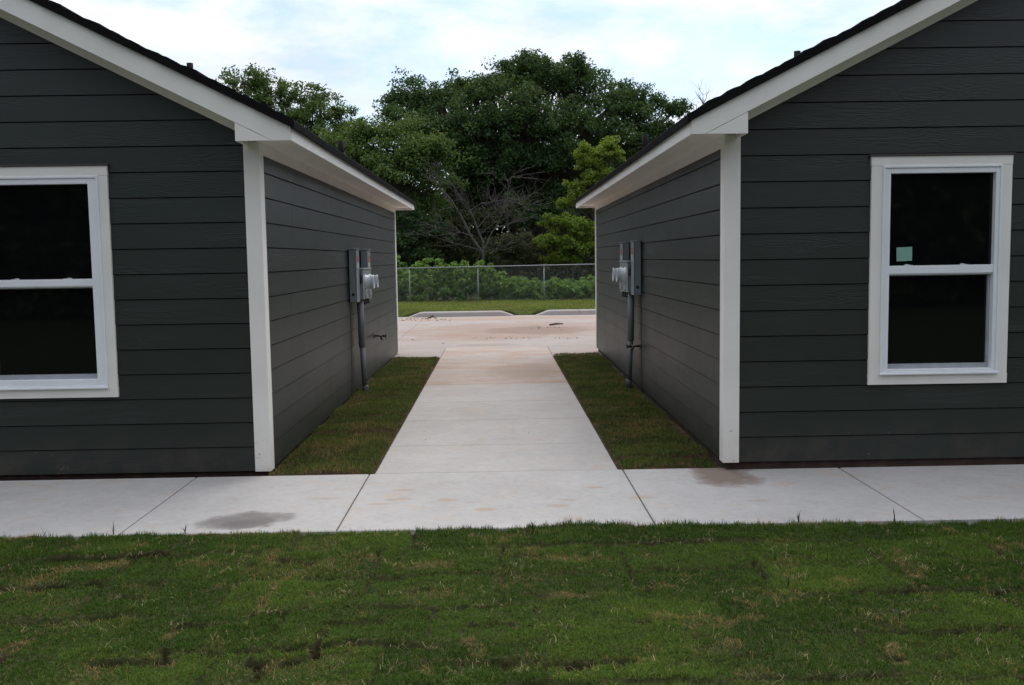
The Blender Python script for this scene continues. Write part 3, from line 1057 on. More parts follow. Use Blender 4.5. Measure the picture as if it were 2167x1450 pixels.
def blades(name, x, y, z, length, width, mat, tint, dry, lean=0.75, kind="stuff", flat=None):
    n = len(x)
    az = RNG.uniform(0, 2*np.pi, n)
    ln = RNG.uniform(0.15, lean, n)
    if flat is not None: ln = np.where(flat, RNG.uniform(1.25, 1.5, n), ln)
    dxy = np.stack([np.cos(az), np.sin(az)], 1)
    wd = np.stack([-np.sin(az), np.cos(az)], 1)*(width[:, None]/2)
    tw = RNG.uniform(-0.6, 0.6, n)
    base = np.stack([x, y, z], 1)
    def pt_(t, bend):
        h = np.cos(ln*bend)*length*t; r = np.sin(ln*bend)*length*t
        return np.concatenate([dxy*r[:, None], h[:, None]], 1)
    mid = base+pt_(0.5, 0.7); tip = base+pt_(1.0, 1.15)
    w3 = np.concatenate([wd, np.zeros((n, 1))], 1)
    w3b = np.concatenate([wd*0.8, (width*0.25*tw)[:, None]], 1)
    V = np.stack([base-w3, base+w3, mid-w3b, mid+w3b, tip], 1).reshape(-1, 3)
    b = (np.arange(n)*5)[:, None]
    T = np.concatenate([b+np.array([[0, 1, 3]]), b+np.array([[0, 3, 2]]), b+np.array([[2, 3, 4]])], 1).reshape(-1, 3)
    o = np_mesh(name, V, T, mat, attrs={"tint": np.repeat(tint, 5), "dry": np.repeat(dry, 5)})
    return o


CLIP = grass_mat("dry_clippings", (0.10, 0.13, 0.04), (0.16, 0.17, 0.06), (0.42, 0.33, 0.18))

# front lawn: turves laid in rows, with open seams, dry edges and bumps
TURF_L, TURF_W = 0.62, 0.415
LAWN_Y1 = SW_NEAR-0.012


def gpt(px, py, z=-0.035):
    d = _F + _R*((px-IMG_W/2)/F_PX) - _U*((py-IMG_H/2)/F_PX)
    t = (z-CAM_H)/d.z
    return (d.x*t, d.y*t)


# open joints (dark) and dry joints (brown) between the turves: photograph points, half width in metres
SEAMS_DARK = [([(0, 1266), (30, 1260), (65, 1250)], .016), ([(250, 1264), (310, 1255), (345, 1225)], .014), ([(380, 1315), (460, 1314), (515, 1312)], .013),
    ([(200, 1402), (280, 1400), (345, 1390), (350, 1360)], .018), ([(530, 1397), (600, 1397), (660, 1390), (670, 1360), (690, 1325), (700, 1317)], .022),
    ([(700, 1317), (735, 1322), (820, 1312)], .009), ([(515, 1447), (550, 1410)], .014), ([(0, 1390), (25, 1370), (55, 1355), (90, 1330)], .018),
    ([(597, 1187), (655, 1191)], .024), ([(890, 1397), (1000, 1398), (1084, 1402)], .015), ([(1084, 1402), (1184, 1401), (1250, 1400), (1326, 1397)], .027),
    ([(1000, 1320), (1084, 1317)], .012), ([(460, 1193), (540, 1193)], .011), ([(700, 1251), (800, 1252), (910, 1245)], .009), ([(1119, 1251), (1150, 1253)], .022),
    ([(1129, 1283), (1134, 1306)], .010), ([(1629, 1176), (1719, 1173)], .012), ([(2039, 1226), (2144, 1223)], .016), ([(1864, 1380), (1894, 1386), (2024, 1371)], .016),
    ([(1889, 1290), (1999, 1293)], .013), ([(1409, 1413), (1484, 1386)], .014), ([(1560, 1386), (1620, 1385)], .012), ([(1320, 1320), (1370, 1312)], .010),
    ([(525, 1300), (565, 1262)], .008), ([(1084, 1176), (1150, 1177)], .010), ([(1470, 1340), (1500, 1343)], .014), ([(1390, 1225), (1375, 1245)], .010)]
SEAMS_DRY = [([(65, 1245), (95, 1215), (125, 1200), (145, 1200), (210, 1193), (250, 1190), (272, 1170), (300, 1147)], .035), ([(390, 1194), (450, 1191)], .028),
    ([(575, 1165), (588, 1190)], .03), ([(525, 1300), (565, 1260), (615, 1205)], .020), ([(1114, 1176), (1284, 1176)], .028), ([(1354, 1167), (1384, 1173)], .03),
    ([(1379, 1242), (1414, 1232)], .03), ([(1409, 1305), (1444, 1312), (1534, 1305), (1594, 1300)], .03), ([(1634, 1186), (1669, 1186)], .025),
    ([(1869, 1168), (1914, 1185), (1944, 1222)], .036), ([(2114, 1157), (2170, 1147)], .03), ([(1584, 1440), (1614, 1430)], .03), ([(1465, 1358), (1500, 1375), (1540, 1360)], .055),
    ([(350, 1340), (380, 1320)], .025), ([(0, 1136), (80, 1134)], .03), ([(250, 1131), (300, 1130)], .022), ([(400, 1130), (500, 1130), (622, 1128)], .026),
    ([(690, 1121), (860, 1117)], .020), ([(1085, 1131), (1170, 1127)], .022), ([(330, 1380), (350, 1395)], .03), ([(200, 1420), (205, 1400)], .025), ([(0, 1385), (60, 1350)], .04),
    ([(1119, 1215), (1160, 1212)], .03), ([(1150, 1250), (1290, 1250)], .022), ([(760, 1165), (790, 1180)], .035), ([(860, 1195), (930, 1195)], .03), ([(990, 1350), (1010, 1380)], .03),
    ([(1664, 1215), (1690, 1230)], .03), ([(1885, 1360), (1910, 1400)], .03), ([(1560, 1260), (1600, 1275)], .03), ([(880, 1405), (900, 1430)], .03)]


def _lines(lst):
    out_ = []
    for pts, w in lst:
        P = [gpt(*p) for p in pts]
        for i in range(len(P)-1):
            hz = abs(P[i+1][0]-P[i][0]) > 1.5*abs(P[i+1][1]-P[i][1])
            out_.append((P[i], P[i+1], w*(1.1 if hz else 0.6)))
    return out_


SD_, SB_ = _lines(SEAMS_DARK), _lines(SEAMS_DRY)


def seg_field(x, y, segs, soft):
    f = np.zeros_like(x)
    for (a, b, w) in segs:
        dx_, dy_ = b[0]-a[0], b[1]-a[1]
        t = np.clip(((x-a[0])*dx_+(y-a[1])*dy_)/(dx_*dx_+dy_*dy_+1e-12), 0, 1)
        d = np.hypot(x-a[0]-t*dx_, y-a[1]-t*dy_)
        f = np.maximum(f, np.clip((w*(1+soft)-d)/(w*soft), 0, 1))
    return f


def lawn_edge(x):
    return LAWN_Y1+0.012-0.07*vnoise(x*2.6, x*0, 201)-0.03*vnoise(x*11, x*0, 203)


def sod(x, y):
    """height, seam gap (0..1), dryness (0..1), piece tint"""
    jx = x+0.030*(vnoise(x*14, y*14, 5)-0.5)+0.016*(vnoise(x*40, y*40, 6)-0.5)
    jy = y+0.030*(vnoise(x*13, y*13, 7)-0.5)+0.016*(vnoise(x*37, y*37, 8)-0.5)
    r = np.floor((LAWN_Y1-jy+0.02*x)/TURF_W)
    fy = (LAWN_Y1-jy+0.02*x)-r*TURF_W
    offx = _hash(r, r*0+3, 21)*TURF_L
    c = np.floor((jx+offx)/TURF_L)
    fx = (jx+offx)-c*TURF_L
    ph = _hash(c, r, 31); pt = _hash(c, r, 41)
    dmin = np.minimum.reduce([fy, TURF_W-fy, fx, TURF_L-fx])
    faint = np.clip(1-np.minimum(np.minimum(fy, TURF_W-fy)*0.75, np.minimum(fx, TURF_L-fx))/0.018, 0, 1)*np.clip((vnoise(x*2.2, y*2.2, 71)-0.30)*2.2, 0, 1)*0.8
    gap = np.maximum(seg_field(jx, jy, SD_, 0.8)*np.clip(0.05+1.35*vnoise(x*15, y*15, 73), 0, 1), faint)
    gap = np.clip(gap, 0, 1)
    dry = seg_field(jx, jy, SB_, 1.2)*np.clip(-0.05+1.35*vnoise(x*13, y*13, 95), 0, 1)
    near = seg_field(jx, jy, SD_, 2.2)*0.45*vnoise(x*12, y*12, 96)
    patch = np.clip((fbm(x*2.6, y*2.6, 91, 4)-0.66)*3.0, 0, 0.25)
    spots = np.clip((vnoise(x*7, y*7, 98)-0.80)*6, 0, 1)*np.clip(2*vnoise(x*25, y*25, 99)-0.4, 0, 1)*0.8
    dry = np.clip(np.maximum(np.maximum(dry, near), spots)+patch, 0, 1)
    z = -0.050+0.016*(ph-0.5)+0.034*(fbm(x*1.7, y*1.7, 101, 3)-0.5)+0.024*(fbm(x*8, y*8, 103, 2)-0.5)+0.010*(vnoise(x*24, y*24, 104)-0.5)
    z = z+0.022*np.clip(fy/TURF_W, 0, 1)**4*np.clip(_hash(c, r, 47)*1.6-0.3, 0, 1)
    z = z-0.006*np.clip(1-dmin/0.05, 0, 1)-0.040*gap
    z = z+0.022*np.clip(1-(LAWN_Y1-y)/0.35, 0, 1)*(vnoise(x*2.3, y*0, 205)-0.25)
    z = z-0.06*np.clip((y-lawn_edge(x)+0.02)/0.03, 0, 1)
    return z, gap, dry, pt


nx, ny = 560, 300
gx = np.linspace(-4.6, 4.6, nx); gy = np.linspace(1.6, LAWN_Y1, ny)
GX, GY = np.meshgrid(gx, gy)
gz, gg, gd, gp = sod(GX.ravel(), GY.ravel())
idx = np.arange(nx*ny).reshape(ny, nx)
Q = np.stack([idx[:-1, :-1], idx[:-1, 1:], idx[1:, 1:], idx[1:, :-1]], -1).reshape(-1, 4)


def turf_soil():
    t = NT("turf_soil")
    v = t.coord()
    nz = t.noise(v, 26.0, 6.0, 0.7)
    bare = t.ramp(nz, [(0.3, (0.006, 0.004, 0.0025)), (0.7, (0.026, 0.016, 0.009))])  # soil in the joints, blackened to stand in for their self-shadow
    thatch = t.ramp(t.noise(v, 60.0, 4.0, 0.7), [(0.3, (0.022, 0.034, 0.010)), (0.7, (0.075, 0.070, 0.028))])
    t.set("Base Color", t.mix(t.attr("gap"), thatch, bare))
    t.set("Roughness", 0.95); t.set("Specular IOR Level", 0.1)
    t.bump(nz, 0.7, 0.008)
    return t.m


TS = turf_soil()
lawn_soil = np_mesh("lawn_soil", np.stack([GX.ravel(), GY.ravel(), gz], 1), Q, TS, attrs={"gap": np.clip(gg*1.6, 0, 1)}, smooth=True)
tag(lawn_soil, kind="structure")
oth = MB()                                               # the same lawn further out, beyond the detailed turf
oth.add([(-30, -30, -0.075), (30, -30, -0.075), (30, 1.61, -0.075), (-30, 1.61, -0.075),
         (-30, 1.61, -0.075), (-4.59, 1.61, -0.075), (-4.59, LAWN_Y1, -0.075), (-30, LAWN_Y1, -0.075),
         (4.59, 1.61, -0.075), (30, 1.61, -0.075), (30, LAWN_Y1, -0.075), (4.59, LAWN_Y1, -0.075)], [(0, 1, 2, 3), (4, 5, 6, 7), (8, 9, 10, 11)])
tag(oth.build("lawn_ground", FIELD, fix=False), kind="structure")


def lawn_points(n, x0, x1, y0, y1):
    return RNG.uniform(x0, x1, n), RNG.uniform(y0, y1, n)


def make_front_grass():
    x, y = lawn_points(460000, -3.2, 3.2, 2.8, LAWN_Y1+0.015)
    x2, y2 = lawn_points(60000, -4.6, 4.6, 1.6, LAWN_Y1)
    m2 = (np.abs(x2) > 3.2) | (y2 < 2.8)
    x = np.concatenate([x, x2[m2]]); y = np.concatenate([y, y2[m2]])
    far2 = np.concatenate([np.zeros(460000, bool), np.ones(m2.sum(), bool)])
    z, gap, dry, ptint = sod(x, y)
    n = len(x)
    keep = RNG.uniform(0, 1, n) > np.clip(gap*1.8, 0, 0.98)
    keep &= RNG.uniform(0, 1, n) > dry*0.35
    keep &= y < lawn_edge(x)
    x, y, z, gap, dry, ptint, far2 = [a[keep] for a in (x, y, z, gap, dry, ptint, far2)]
    n = len(x)
    lush = fbm(x*3.0, y*3.0, 111, 3)
    clump = vnoise(x*28, y*28, 113)
    length = (0.010+0.014*lush+0.014*clump)*RNG.uniform(0.6, 1.35, n)*(1-0.2*dry)*(1-0.3*gap)
    edge_ = np.clip(1-(LAWN_Y1-y)/0.10, 0, 1)
    length *= 1+edge_*(0.3+0.9*vnoise(x*9, y*0, 207))
    dry = np.clip(dry+edge_*np.clip((vnoise(x*3.7, y*0, 209)-0.36)*3, 0, 1)*1.0, 0, 1)
    width = RNG.uniform(0.0019, 0.0034, n)*np.where(far2, 2.2, 1.0)
    tint = np.clip(0.10+0.55*RNG.uniform(0, 1, n)+0.6*(ptint-0.5)+0.9*(lush-0.5)+0.3*(clump-0.5), 0, 1)
    dr = (RNG.uniform(0, 1, n) < 0.015+0.75*dry).astype(float)*RNG.uniform(0.45, 1.0, n)
    o = blades("lawn_grass", x, y, z-0.002, length, width, GRASS, tint, dr, 1.2)
    tag(o, "short green turf laid in pieces in front of the sidewalk", "grass", kind="stuff")
    # loose dead runners and clippings lying on the turf
    n = 1900
    cx, cy = lawn_points(420, -3.3, 3.3, 2.8, LAWN_Y1)
    k = RNG.integers(0, len(cx), n)
    x = cx[k]+RNG.normal(0, 0.022, n); y = np.minimum(cy[k]+RNG.normal(0, 0.018, n), LAWN_Y1)
    z, gap, dry, ptint = sod(x, y)
    o = blades("grass_clippings", x, y, z+0.026, RNG.uniform(0.015, 0.06, n), RNG.uniform(0.0014, 0.0028, n), CLIP,
               RNG.uniform(0, 1, n), RNG.uniform(0.6, 1.0, n), flat=RNG.uniform(0, 1, n) < 0.85)
    tag(o, "pale dry grass clippings scattered over the front turf", "clippings", kind="stuff")


make_front_grass()


def side_grass(x0, x1, nblade, label):
    x = RNG.uniform(x0, x1, nblade); y = RNG.uniform(SW_FAR+0.012, 14.93, nblade)
    n = nblade
    rowf = (y-SW_FAR)/0.42+0.25*vnoise(x*2.5, y*2.5, 3)
    fr = rowf-np.floor(rowf)
    ph = _hash(np.floor(rowf), np.floor(rowf)*0+int(x0*10), 5)
    gap = np.clip(1-np.minimum(fr, 1-fr)*0.42/0.05, 0, 1)*(vnoise(x*6, y*2.5, 9) > 0.55)
    dry = np.clip((fbm(x*4.0, y*3.2, 13, 4)-0.50)*4.0, 0, 0.85)
    z = PZ+0.010+0.022*(ph-0.5)+0.05*(fbm(x*2.6, y*2.6, 15, 3)-0.5)-0.02*gap
    edge = np.minimum(np.minimum(x-x0, x1-x), y-SW_FAR)
    z -= 0.02*np.clip(1-edge/0.06, 0, 1)
    keep = RNG.uniform(0, 1, n) > np.clip(gap*0.85+0.3*np.clip(1-edge/0.03, 0, 1), 0, 1)
    x, y, z, dry = x[keep], y[keep], z[keep], dry[keep]
    n = len(x)
    lush = fbm(x*3, y*3, 19, 3)
    length = (0.018+0.024*lush)*RNG.uniform(0.6, 1.35, n)
    width = RNG.uniform(0.0035, 0.006, n)
    tint = np.clip(0.6*RNG.uniform(0, 1, n)+1.1*(lush-0.3), 0, 1)
    dr = (RNG.uniform(0, 1, n) < 0.05+0.55*dry)*RNG.uniform(0.3, 0.95, n)
    o = blades("turf_strip", x, y, z-0.004, length, width, GRASS2, tint, dr, 1.25)
    tag(o, label, "grass", kind="stuff")


side_grass(-1.655, PX0-0.012, 62000, "strip of patchy turf between the left house and the path")
side_grass(PX1+0.012, 1.585, 62000, "strip of patchy turf between the right house and the path")

# the verge behind the kerb, running under the fence
vg = MB()
VY0, VY1 = 25.752, 60.0
gxs = np.concatenate([np.linspace(-26, -6.2, 30), np.linspace(-6, 4, 120), np.linspace(4.2, 26, 34)]); gys = np.concatenate([[VY0-0.002], np.linspace(VY0, 36, 50), np.linspace(37, VY1, 14)])


def verge_z(x, y):
    t = np.clip((y-VY0)/(34.5-VY0), 0, 1)
    nokerb = np.exp(-((x-0.72)/0.30)**4)+np.exp(-((x+2.78)/0.44)**4)
    cut = np.clip(nokerb, 0, 1)*np.exp(-((y-VY0)/0.6)**2)*0.115
    return (0.058*(1-t)-0.10*t)+0.05*(fbm(x*0.8, y*0.8, 131, 3)-0.5)*np.clip((y-VY0)/1.0, 0, 1)-cut


VX, VYg = np.meshgrid(gxs, gys)
vz = np.where(VYg.ravel() < VY0-0.001, -0.25, verge_z(VX.ravel(), VYg.ravel()))
vi = np.arange(VX.size).reshape(VX.shape)
VQ = np.stack([vi[:-1, :-1], vi[:-1, 1:], vi[1:, 1:], vi[1:, :-1]], -1).reshape(-1, 4)
VERGE = soil_mat("verge_soil", (0.030, 0.040, 0.012), (0.055, 0.065, 0.020), (0.10, 0.075, 0.035), 2.5)
tag(np_mesh("verge", np.stack([VX.ravel(), VYg.ravel(), vz], 1), VQ, VERGE, smooth=True), kind="structure")
nb = 110000
vx = RNG.uniform(-9, 9, nb); vy = VY0+(36.5-VY0)*RNG.uniform(0, 1, nb)
lush = fbm(vx*1.2, vy*1.2, 141, 4)
kp = RNG.uniform(0, 1, nb) > np.clip((vnoise(vx*0.9, vy*3.0, 145)-0.72)*5, 0, 0.9)
vx, vy, lush = vx[kp], vy[kp], lush[kp]
nb = len(vx)
dr = (RNG.uniform(0, 1, nb) < np.clip((fbm(vx*0.9, vy*2.2, 149, 3)-0.42)*2.5, 0.06, 0.7))*RNG.uniform(0.3, 0.9, nb)
o = blades("verge_grass", vx, vy, verge_z(vx, vy)-0.005, (0.04+0.05*lush)*RNG.uniform(0.6, 1.4, nb), RNG.uniform(0.010, 0.02, nb), GRASS3,
           np.clip(0.5*RNG.uniform(0, 1, nb)+1.2*(lush-0.25), 0, 1), dr, 0.9)
tag(o, "yellow green turf between the kerb and the chain link fence", "grass", kind="stuff")


# taller weeds along the sidewalk's edge and on the lawn: each tuft its own plant
WEED = grass_mat("weed_blades", (0.030, 0.065, 0.016), (0.075, 0.13, 0.035), (0.30, 0.23, 0.12))


def tuft(px, py, n, h, label, spread=1.0):
    d = _F + _R*((px-IMG_W/2)/F_PX) - _U*((py-IMG_H/2)/F_PX)
    t = (-0.035-CAM_H)/d.z
    p = Vector((0, 0, CAM_H))+d*t
    mb = MB()
    rr = random.Random(int(px*3+py))
    for i in range(n):
        a = rr.uniform(0, 2*math.pi); ln = h*rr.uniform(0.55, 1.1); le = rr.uniform(0.15, 0.75)*spread
        w = rr.uniform(0.0022, 0.004)
        dv = Vector((math.cos(a), math.sin(a), 0)); sd_ = Vector((-math.sin(a), math.cos(a), 0))
        vs = []
        K = 5
        for k in range(K+1):
            q = k/K
            c = dv*(math.sin(le*q)*ln*q)+Vector((0, 0, math.cos(le*q*1.2)*ln*q))
            ww = w*(1-q**1.5)
            vs += [c-sd_*ww, c+sd_*ww]
        mb.add(vs, [(2*k, 2*k+1, 2*k+3, 2*k+2) for k in range(K)])
    o = mb.build("grass_tuft", WEED, fix=False, loc=p)
    me = o.data
    a_ = me.attributes.new("tint", 'FLOAT', 'POINT'); a_.data.foreach_set("value", np.full(len(me.vertices), 0.5, np.float32))
    a_ = me.attributes.new("dry", 'FLOAT', 'POINT'); a_.data.foreach_set("value", np.full(len(me.vertices), 0.08, np.float32))
    return tag(o, label, "grass tuft", "grass tufts standing above the turf")


tuft(95, 1136, 5, 0.075, "leftmost thin grass tuft at the sidewalk's edge")
tuft(240, 1132, 6, 0.075, "spindly grass tuft beside the sidewalk left of the damp stain")
tuft(392, 1130, 5, 0.085, "two bladed grass tuft just left of the damp stain")
tuft(1128, 1124, 11, 0.075, "bushy grass tuft at the sidewalk's edge in line with the path")
tuft(1690, 1106, 9, 0.075, "spread grass tuft at the sidewalk's edge below the right house's corner")
tuft(1893, 1104, 5, 0.085, "tall two bladed grass tuft near the sidewalk's right joint")
tuft(1640, 1185, 8, 0.06, "dark broad grass tuft on the turf just before the sidewalk", 1.5)
tuft(1668, 1240, 14, 0.075, "largest grass tuft sprawling on the right part of the turf", 1.6)
tuft(1905, 1310, 6, 0.09, "arching pale grass tuft low on the right part of the turf", 1.7)


# ------------------------------------------------------------------ chain link fence
FY = 34.5
fence = empty("chain_link_fence", (0, FY, 0.0))
tag(fence, "galvanized chain link fence in front of the woods", "fence")
fx0, fx1 = -10.0, 9.6
top = lambda x: 1.172+0.0062*x
grd = lambda x: float(verge_z(np.array([x]), np.array([FY]))[0])
r = MB()
r.tube([(fx0, 0, top(fx0)), (fx1, 0, top(fx1))], 0.018, 10)
r.build("top_rail", M['galv'], fence)
post_px = [-3.105, -0.674, 1.678]
posts = [-3.105-2.4*k for k in (2, 1)] + post_px + [1.678+2.4*k for k in (1, 2, 3)]
for x in posts:
    p = MB()
    p.tube([(x, 0.01, grd(x)-0.3), (x, 0.01, top(x)-0.02)], 0.019, 10)
    p.tube([(x, 0.01, top(x)-0.045), (x, 0.0, top(x)+0.026), (x, 0, top(x)+0.034)], [0.027, 0.030, 0.012], 10)
    p.build("fence_post", M['galv'], fence)
wm = MB()
pitch_ = 0.062
H_ = 1.24
rw = 0.0009
nst = int((fx1-fx0+H_)/pitch_)
vs = []; fs = []
for sgn in (1, -1):
    for i in range(-int(H_/pitch_)-1, nst):
        xa = fx0+i*pitch_; xb = xa+H_
        z_lo, z_hi = -0.11, -0.11+H_
        pa = [xa, z_lo]; pb = [xb, z_hi]
        if sgn < 0: pa, pb = [xb, z_lo], [xa, z_hi]
        # clip to the fence's length
        def clip(p, q):
            for lim, hi in ((fx0, False), (fx1, True)):
                for a_, b_ in ((p, q), (q, p)):
                    if (a_[0] > lim) if hi else (a_[0] < lim):
                        if abs(b_[0]-a_[0]) < 1e-6: return False
                        t_ = (lim-a_[0])/(b_[0]-a_[0])
                        if not 0 <= t_ <= 1: return False
                        a_[1] += t_*(b_[1]-a_[1]); a_[0] = lim
            return True
        if not clip(pa, pb): continue
        ztop = 0.006*((pa[0]+pb[0])/2)+0.03
        wm.tube([(pa[0], -0.024+0.0025*sgn, pa[1]), (pb[0], -0.024+0.0025*sgn, min(pb[1]+ztop, top(pb[0])))], rw, 3, cap=False, smooth=False)
wm.build("wire_mesh", M['galv'], fence, fix=False)


# ------------------------------------------------------------------ trees
BARK = bark_mat("dark_bark", (0.030, 0.024, 0.018), (0.075, 0.062, 0.048))
DEADBARK = bark_mat("grey_dead_wood", (0.035, 0.030, 0.026), (0.10, 0.088, 0.078))


def leaves(name, centers, radii, per, size, mat, parent, tint0, rng, up=0.55, tspread=0.35, aspect=0.55, flatten=0.75, loc=(0, 0, 0)):
    """many leaf-sized folded blades gathered in clumps"""
    centers = np.asarray(centers, float); radii = np.asarray(radii, float)
    nC = len(centers)
    n = nC*per
    ci = np.repeat(np.arange(nC), per)
    d = rng.normal(0, 1, (n, 3)); d /= np.linalg.norm(d, axis=1)[:, None]
    rad = rng.uniform(0, 1, n)**0.42
    pos = centers[ci]+d*(rad*radii[ci])[:, None]*np.array([1, 1, flatten])
    nrm = rng.normal(0, 1, (n, 3))*0.75+d*0.45+np.array([0, 0, up])
    nrm /= np.linalg.norm(nrm, axis=1)[:, None]
    t = rng.normal(0, 1, (n, 3)); t -= nrm*(t*nrm).sum(1)[:, None]
    t /= np.linalg.norm(t, axis=1)[:, None]
    b = np.cross(nrm, t)
    L_ = (size*rng.uniform(0.6, 1.35, n))[:, None]
    Wd = L_*aspect
    droop = nrm*L_*0.18
    p0 = pos-t*L_*0.5; p2 = pos+t*L_*0.5-droop
    p1 = pos+b*Wd*0.5-t*L_*0.06+droop*0.4; p3 = pos-b*Wd*0.5-t*L_*0.06+droop*0.4
    V = np.stack([p0, p1, p2, p3], 1).reshape(-1, 3)
    k = (np.arange(n)*4)[:, None]
    T = np.concatenate([k+np.array([[0, 1, 2]]), k+np.array([[0, 2, 3]])], 1).reshape(-1, 3)
    ct = np.clip(tint0+rng.normal(0, tspread*0.5, nC), 0, 1)
    tint = np.clip(ct[ci]+rng.normal(0, 0.12, n), 0, 1)
    return np_mesh(name, V-np.array(loc), T, mat, parent, attrs={"tint": np.repeat(tint, 4)})


def limb(mb, a, b, r0, r1, rng, n=6, sides=6, wig=0.06):
    a = Vector(a); b = Vector(b)
    L_ = (b-a).length
    pts = []; rs = []
    for i in range(n+1):
        t = i/n
        p = a.lerp(b, t)
        w = math.sin(math.pi*t)*wig*L_
        p += Vector((rng.normal(0, 1), rng.normal(0, 1), rng.normal(0, 0.5)))*w*0.5
        pts.append(p); rs.append(r0+(r1-r0)*t)
    mb.tube(pts, rs, sides, cap=False)
    return pts


def tree(name, label, cat, base, lobes, nclump, per, clump_r, size, mat, seed, tint=0.45, trunk_r=0.25, group=None, shell=0.55, up=0.55, twigs=0.25, flatten=0.75, trunk_top=None):
    """lobes: (x, y, z, rx, ry, rz) of each bough's foliage"""
    rng = np.random.default_rng(seed)
    root = empty(name, base)
    tag(root, label, cat, group)
    B = np.array(base)
    vol = np.array([l[3]*l[4]*l[5] for l in lobes])**(2/3.)
    pick = rng.choice(len(lobes), nclump, p=vol/vol.sum())
    Lb = np.array(lobes)
    d = rng.normal(0, 1, (nclump, 3)); d /= np.linalg.norm(d, axis=1)[:, None]
    d[:, 2] = np.where(d[:, 2] < -0.35, -d[:, 2]*0.6, d[:, 2])
    rr = shell+(1-shell)*rng.uniform(0, 1, nclump)**0.6
    rr *= 1+0.20*rng.normal(0, 1, nclump)
    C = Lb[pick, :3]+d*rr[:, None]*Lb[pick, 3:]
    crad = clump_r*rng.uniform(0.35, 1.0, nclump)**1.0*1.6
    leaves("crown", C, crad, per, size, mat, root, tint, rng, up, flatten=flatten, loc=B)
    tk = MB()
    cz = max(l[2] for l in lobes)
    tt = Vector(trunk_top) if trunk_top else Vector((np.mean(Lb[:, 0])*0.5+base[0]*0.5, np.mean(Lb[:, 1]), base[2]+(cz-base[2])*0.45))
    pts = limb(tk, Vector((base[0], base[1], base[2]-0.3)), tt, trunk_r*1.15, trunk_r*0.7, rng, 7, 9, 0.04)
    for l in lobes:
        c = Vector(l[:3])
        st = pts[int(rng.integers(3, 8))]
        bp = limb(tk, st, c, trunk_r*0.42, trunk_r*0.12, rng, 7, 6, 0.08)
        near = [i for i in range(nclump) if (Vector(C[i])-c).length < max(l[3:])*1.3]
        for i in near[:max(3, int(len(near)*twigs))]:
            limb(tk, bp[int(rng.integers(3, 8))], C[i], trunk_r*0.09+0.006, 0.006, rng, 4, 4, 0.08)
    for i in range(len(tk.v)):
        v = tk.v[i]; tk.v[i] = (v[0]-base[0], v[1]-base[1], v[2]-base[2])
    tk.build("trunk", BARK, root, fix=False)
    return root


LEAF_BIG = leaf_mat("dark_tree_leaves", (0.022, 0.053, 0.014), (0.070, 0.130, 0.032), 0.30)
LEAF_MID = leaf_mat("mid_tree_leaves", (0.048, 0.090, 0.018), (0.118, 0.185, 0.042), 0.32)
LEAF_YEL = leaf_mat("yellow_green_leaves", (0.075, 0.125, 0.015), (0.19, 0.27, 0.034), 0.40)
LEAF_WEED = leaf_mat("weed_leaves", (0.042, 0.110, 0.018), (0.175, 0.290, 0.055), 0.32)
LEAF_DULL = leaf_mat("dull_shrub_leaves", (0.030, 0.040, 0.012), (0.070, 0.080, 0.028), 0.30)


def lob(px, py, Y, rpx, ry=None, sq=0.85, dY=0.0):
    p = at(px, py, Y+dY)
    s_ = (Y+dY)/F_PX
    r_ = rpx*s_
    return (p.x, p.y, p.z, r_, ry or r_*0.9, r_*sq)


TY = 52.0
big = [lob(*a) for a in [
    (868, 222, TY, 58, None, .8, 1), (845, 262, TY, 50, None, .8, -1), (930, 225, TY, 62, None, .8, 0), (985, 205, TY, 58, None, .75, 1),
    (1040, 200, TY, 55, None, .8, -1.5), (1115, 150, TY, 52, None, .8, 0), (1095, 185, TY, 60, None, .8, 1.5), (1165, 172, TY, 58, None, .8, -1),
    (1215, 150, TY, 36, None, .9, 0), (1225, 200, TY, 62, None, .8, 0.5), (1240, 172, TY, 30, None, .8, 1), (1290, 225, TY, 58, None, .8, -1),
    (1335, 205, TY, 34, None, .8, 0), (1375, 230, TY, 42, None, .8, 0.5), (1425, 236, TY, 28, None, .8, 0), (1345, 255, TY, 55, None, .75, -1),
    (900, 290, TY, 75, None, .8, -2), (1000, 280, TY, 85, None, .8, -2.5), (1110, 265, TY, 90, None, .8, -3), (1210, 280, TY, 85, None, .8, -2.5),
    (1060, 350, TY, 95, None, .75, -2.5), (1175, 350, TY, 90, None, .75, -3), (1300, 300, TY, 60, None, .75, -2), (1400, 285, TY, 50, None, .7, -1),
    (950, 350, TY, 80, None, .8, -2), (1000, 420, TY, 90, None, .8, -1), (1120, 430, TY, 95, None, .8, -1.5), (1230, 420, TY, 80, None, .8, -1), (1375, 325, TY, 48, None, .8, -1), (1320, 362, TY, 58, None, .8, -1.5), (1420, 300, TY, 40, None, .8, -0.5), (1290, 420, TY, 60, None, .8, -1)]]
bb = at(1090, 640, TY)
tree("broad_tree", "tallest broad crowned dark green tree in the middle of the woods", "tree", (bb.x, TY, -0.3), big, 1750, 80, 0.43, 0.16, LEAF_BIG, 3, 0.45, 0.42, "trees beyond the fence", twigs=0.5)
LY = 50.0
left = [lob(*a) for a in [
    (515, 175, LY, 42, None, .9, 0), (560, 190, LY, 40, None, .9, 0.5), (590, 195, LY, 30, None, 1, 0), (540, 230, LY, 55, None, .8, 0),
    (635, 215, LY, 36, None, .9, 0), (680, 215, LY, 36, None, .9, 0.5), (660, 260, LY, 55, None, .8, -0.5), (720, 245, LY, 30, None, .9, 0),
    (745, 275, LY, 34, None, .8, 0.5), (600, 275, LY, 65, None, .8, 0), (710, 300, LY, 55, None, .8, -1), (640, 330, LY, 70, None, .8, 0), (560, 320, LY, 70, None, .8, 1), (470, 230, LY, 55, None, .9, 1)]]
lb = at(620, 640, LY)
